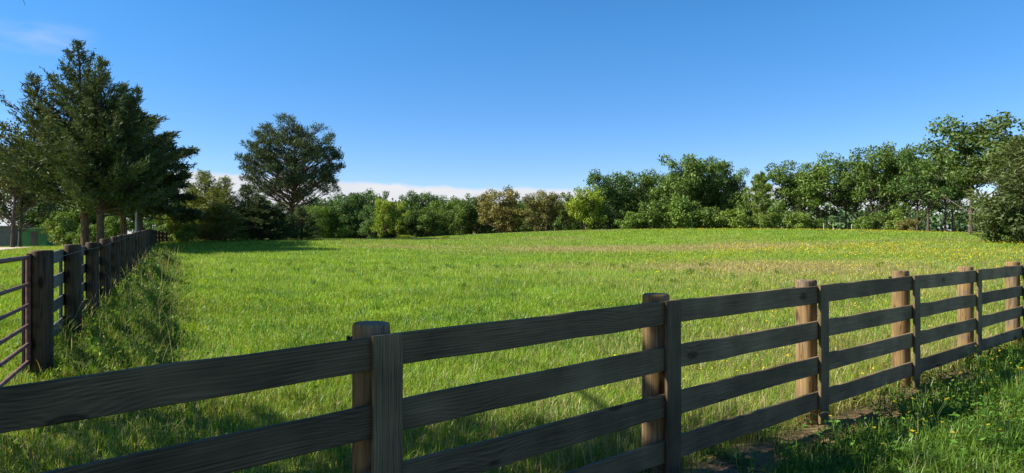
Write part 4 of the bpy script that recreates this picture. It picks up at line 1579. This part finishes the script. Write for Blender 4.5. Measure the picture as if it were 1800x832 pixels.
# the uncountable rest of the bloom
def flower_points():
    pts = []
    # right half near to middle
    P = sample_fan(6, 42, lambda z: 40.0 * min(1, (14 / z) ** .75), g, 1)
    x = P[:, 0] / P[:, 1] * F + CX
    wgt = np.clip((x - 960) / 480, .010, 1) * np.clip(fnoise(P[:, 0], P[:, 1], .45) * 3 - .9, .05, 1)
    k = (g.random(len(P)) < wgt) & (fence_uv(P[:, 0], P[:, 1])[1] > .3)
    pts.append(P[k])
    # band across the right slope, and the band along the far crest
    for (ca, cb, sd, n, lo) in ((42, 34, 3.5, 4600, 1230), (80, 76, 6.5, 3800, 1080), (64, 62, 9, 1300, 1000)):
        x = lo + (1850 - lo) * g.random(n) ** .75
        Yb = np.interp(x, [lo, 1850], [ca, cb]) + g.normal(0, sd, n)
        Xb_ = (x - CX) / F * Yb
        k = (fnoise(Xb_, Yb, .25) > .42) & (woods_floor(Xb_, Yb) < .3)
        pts.append(np.c_[Xb_, Yb][k])
    # strip left of the weathered fence
    n = 900
    Yl = g.uniform(9, 34, n)
    Xl = fenceX(Yl) - g.uniform(.5, 9, n)
    k = fnoise(Xl, Yl, .4) > .45
    pts.append(np.c_[Xl, Yl][k])
    n = 90
    Yl = g.uniform(6.4, 16, n)
    pts.append(np.c_[fenceX(Yl) + g.uniform(.3, 2.6, n), Yl])
    return np.concatenate(pts)

P = flower_points()
n = len(P)
zf = ground(P[:, 0], P[:, 1]) + g.uniform(.09, .20, n)
C = np.c_[P, zf]
nr = unit(g.normal(0, .45, (n, 3)) + [0, 0, 1])
U, V2 = perp_axes(nr, g)
r = .0125 * np.maximum(1, (P[:, 1] / 12) ** .62)[:, None] * np.exp(np.clip(g.normal(-.30, .32, (n, 1)), -.9, .15))
ang = np.linspace(0, 2 * np.pi, 6, endpoint=False)
Vf = C[:, None, :] + (U[:, None, :] * np.cos(ang)[None, :, None] + V2[:, None, :] * np.sin(ang)[None, :, None]) * r[:, None, :]
fo = link('field_flowers', np_mesh('field_flowers', Vf.reshape(-1, 3), np.arange(n * 6).reshape(n, 6), 6), M_YELLOW)
tag(fo, 'drifts of tiny yellow wildflowers spread through the field', 'flowers', kind='stuff')

# ------------------------------------------------------------------ light
SUN = Vector((-.995, -.10, 0)).normalized()
EL = math.radians(39.5)
sdir = Vector((SUN.x * math.cos(EL), SUN.y * math.cos(EL), math.sin(EL)))
sl = bpy.data.lights.new('sun', 'SUN')
sl.energy = 4.6
sl.angle = math.radians(0.53)
sl.color = (1.0, .93, .80)
so = bpy.data.objects.new('sun', sl)
COL.objects.link(so)
so.rotation_euler = sdir.to_track_quat('Z', 'Y').to_euler()

w = bpy.data.worlds.new('World')
scene.world = w
w.use_nodes = True
nt = w.node_tree
nt.nodes.clear()
sky = N(nt, 'ShaderNodeTexSky', sky_type='NISHITA')
sky.sun_disc = False
sky.sun_elevation = EL
sky.sun_rotation = math.atan2(SUN.x, SUN.y)
sky.air_density = 0.85
sky.dust_density = 0.0
sky.ozone_density = 4.0
sky.altitude = 0
tc = N(nt, 'ShaderNodeTexCoord')
sp = N(nt, 'ShaderNodeSeparateXYZ')
nt.links.new(tc.outputs['Generated'], sp.inputs[0])
hyp = math_n(nt, 'SQRT', math_n(nt, 'ADD', math_n(nt, 'POWER', sp.outputs[0], 2.0), math_n(nt, 'POWER', sp.outputs[1], 2.0)))
te = math_n(nt, 'DIVIDE', sp.outputs[2], hyp)
# low bank of cloud
mp = N(nt, 'ShaderNodeMapping')
mp.inputs['Scale'].default_value = (3.0, 3.0, 9)
nt.links.new(tc.outputs['Generated'], mp.inputs[0])
n1 = N(nt, 'ShaderNodeTexNoise')
n1.inputs['Scale'].default_value = 1.1
n1.inputs['Detail'].default_value = 6
n1.inputs['Roughness'].default_value = .5
nt.links.new(mp.outputs[0], n1.inputs['Vector'])
edge = math_n(nt, 'ADD', math_n(nt, 'MULTIPLY', math_n(nt, 'SUBTRACT', n1.outputs[0], .5), .05), .0755)
edge = math_n(nt, 'SUBTRACT', edge, math_n(nt, 'MULTIPLY', math_n(nt, 'DIVIDE', sp.outputs[0], math_n(nt, 'MAXIMUM', sp.outputs[1], .05)), .027))
n4 = N(nt, 'ShaderNodeTexNoise')
n4.inputs['Scale'].default_value = 26
n4.inputs['Detail'].default_value = 4
nt.links.new(tc.outputs['Generated'], n4.inputs['Vector'])
edge = math_n(nt, 'ADD', edge, math_n(nt, 'MULTIPLY', math_n(nt, 'SUBTRACT', n4.outputs[0], .5), .014))
m1 = math_n(nt, 'MULTIPLY', math_n(nt, 'SUBTRACT', edge, te), 150.0)
m1 = math_n(nt, 'ADD', m1, 0.0, True)
# thin wisp
mp2 = N(nt, 'ShaderNodeMapping')
mp2.inputs['Scale'].default_value = (12, 12, 40)
nt.links.new(tc.outputs['Generated'], mp2.inputs[0])
n2_ = N(nt, 'ShaderNodeTexNoise')
n2_.inputs['Scale'].default_value = 1.3
n2_.inputs['Detail'].default_value = 8
nt.links.new(mp2.outputs[0], n2_.inputs['Vector'])
azr = math_n(nt, 'DIVIDE', sp.outputs[0], math_n(nt, 'MAXIMUM', sp.outputs[1], .05))


def bump1(v, c, wd):
    q = math_n(nt, 'DIVIDE', math_n(nt, 'SUBTRACT', v, c), wd)
    return math_n(nt, 'SUBTRACT', 1.0, math_n(nt, 'MULTIPLY', q, q), True)
wv = math_n(nt, 'MULTIPLY', sp.outputs[2], 1.0)
m2 = math_n(nt, 'MULTIPLY', bump1(azr, -.69, .09), bump1(wv, .234, .022))
m2 = math_n(nt, 'MULTIPLY', m2, math_n(nt, 'MULTIPLY', math_n(nt, 'SUBTRACT', n2_.outputs[0], .42), 2.6, True))
m2 = math_n(nt, 'MULTIPLY', m2, .48)
hs = N(nt, 'ShaderNodeHueSaturation')
hs.inputs['Saturation'].default_value = 1.27
nt.links.new(sky.outputs[0], hs.inputs['Color'])
n3 = N(nt, 'ShaderNodeTexNoise')
n3.inputs['Scale'].default_value = 4
n3.inputs['Detail'].default_value = 5
nt.links.new(mp.outputs[0], n3.inputs['Vector'])
cr = ramp(nt, [(.3, (4.0, 4.2, 4.55)), (.7, (4.45, 4.55, 4.75))])
nt.links.new(n3.outputs[0], cr.inputs[0])
low = math_n(nt, 'SUBTRACT', 1.0, math_n(nt, 'MULTIPLY', te, 3.4), True)
skyc = mixc(nt, low, hs.outputs[0], mixc(nt, 1.0, hs.outputs[0], (.84, .74, .88), 'MULTIPLY'))
c1 = mixc(nt, m1, skyc, cr.outputs[0])
c2 = mixc(nt, m2, c1, (3.6, 4.0, 4.6))
bg = N(nt, 'ShaderNodeBackground')
bg.inputs[1].default_value = 0.082
nt.links.new(c2, bg.inputs[0])
wo = N(nt, 'ShaderNodeOutputWorld')
nt.links.new(bg.outputs[0], wo.inputs[0])

# ------------------------------------------------------------------ camera and output
cam = bpy.data.cameras.new('camera')
cam.sensor_width = 36
cam.lens = 36 * F / 1800
cam.clip_start = .05
cam.clip_end = 6000
co = bpy.data.objects.new('camera', cam)
COL.objects.link(co)
co.location = (0, 0, CAMZ)
co.rotation_euler = (math.radians(90.05), 0, 0)
scene.camera = co
vs = scene.view_settings
vs.view_transform = 'Standard'
vs.look = 'None'
vs.exposure = 1.2
vs.gamma = 1
vs.use_curve_mapping = False
scene.cycles.max_bounces = 6
scene.cycles.diffuse_bounces = 3
scene.cycles.transmission_bounces = 4
scene.cycles.use_denoising = True
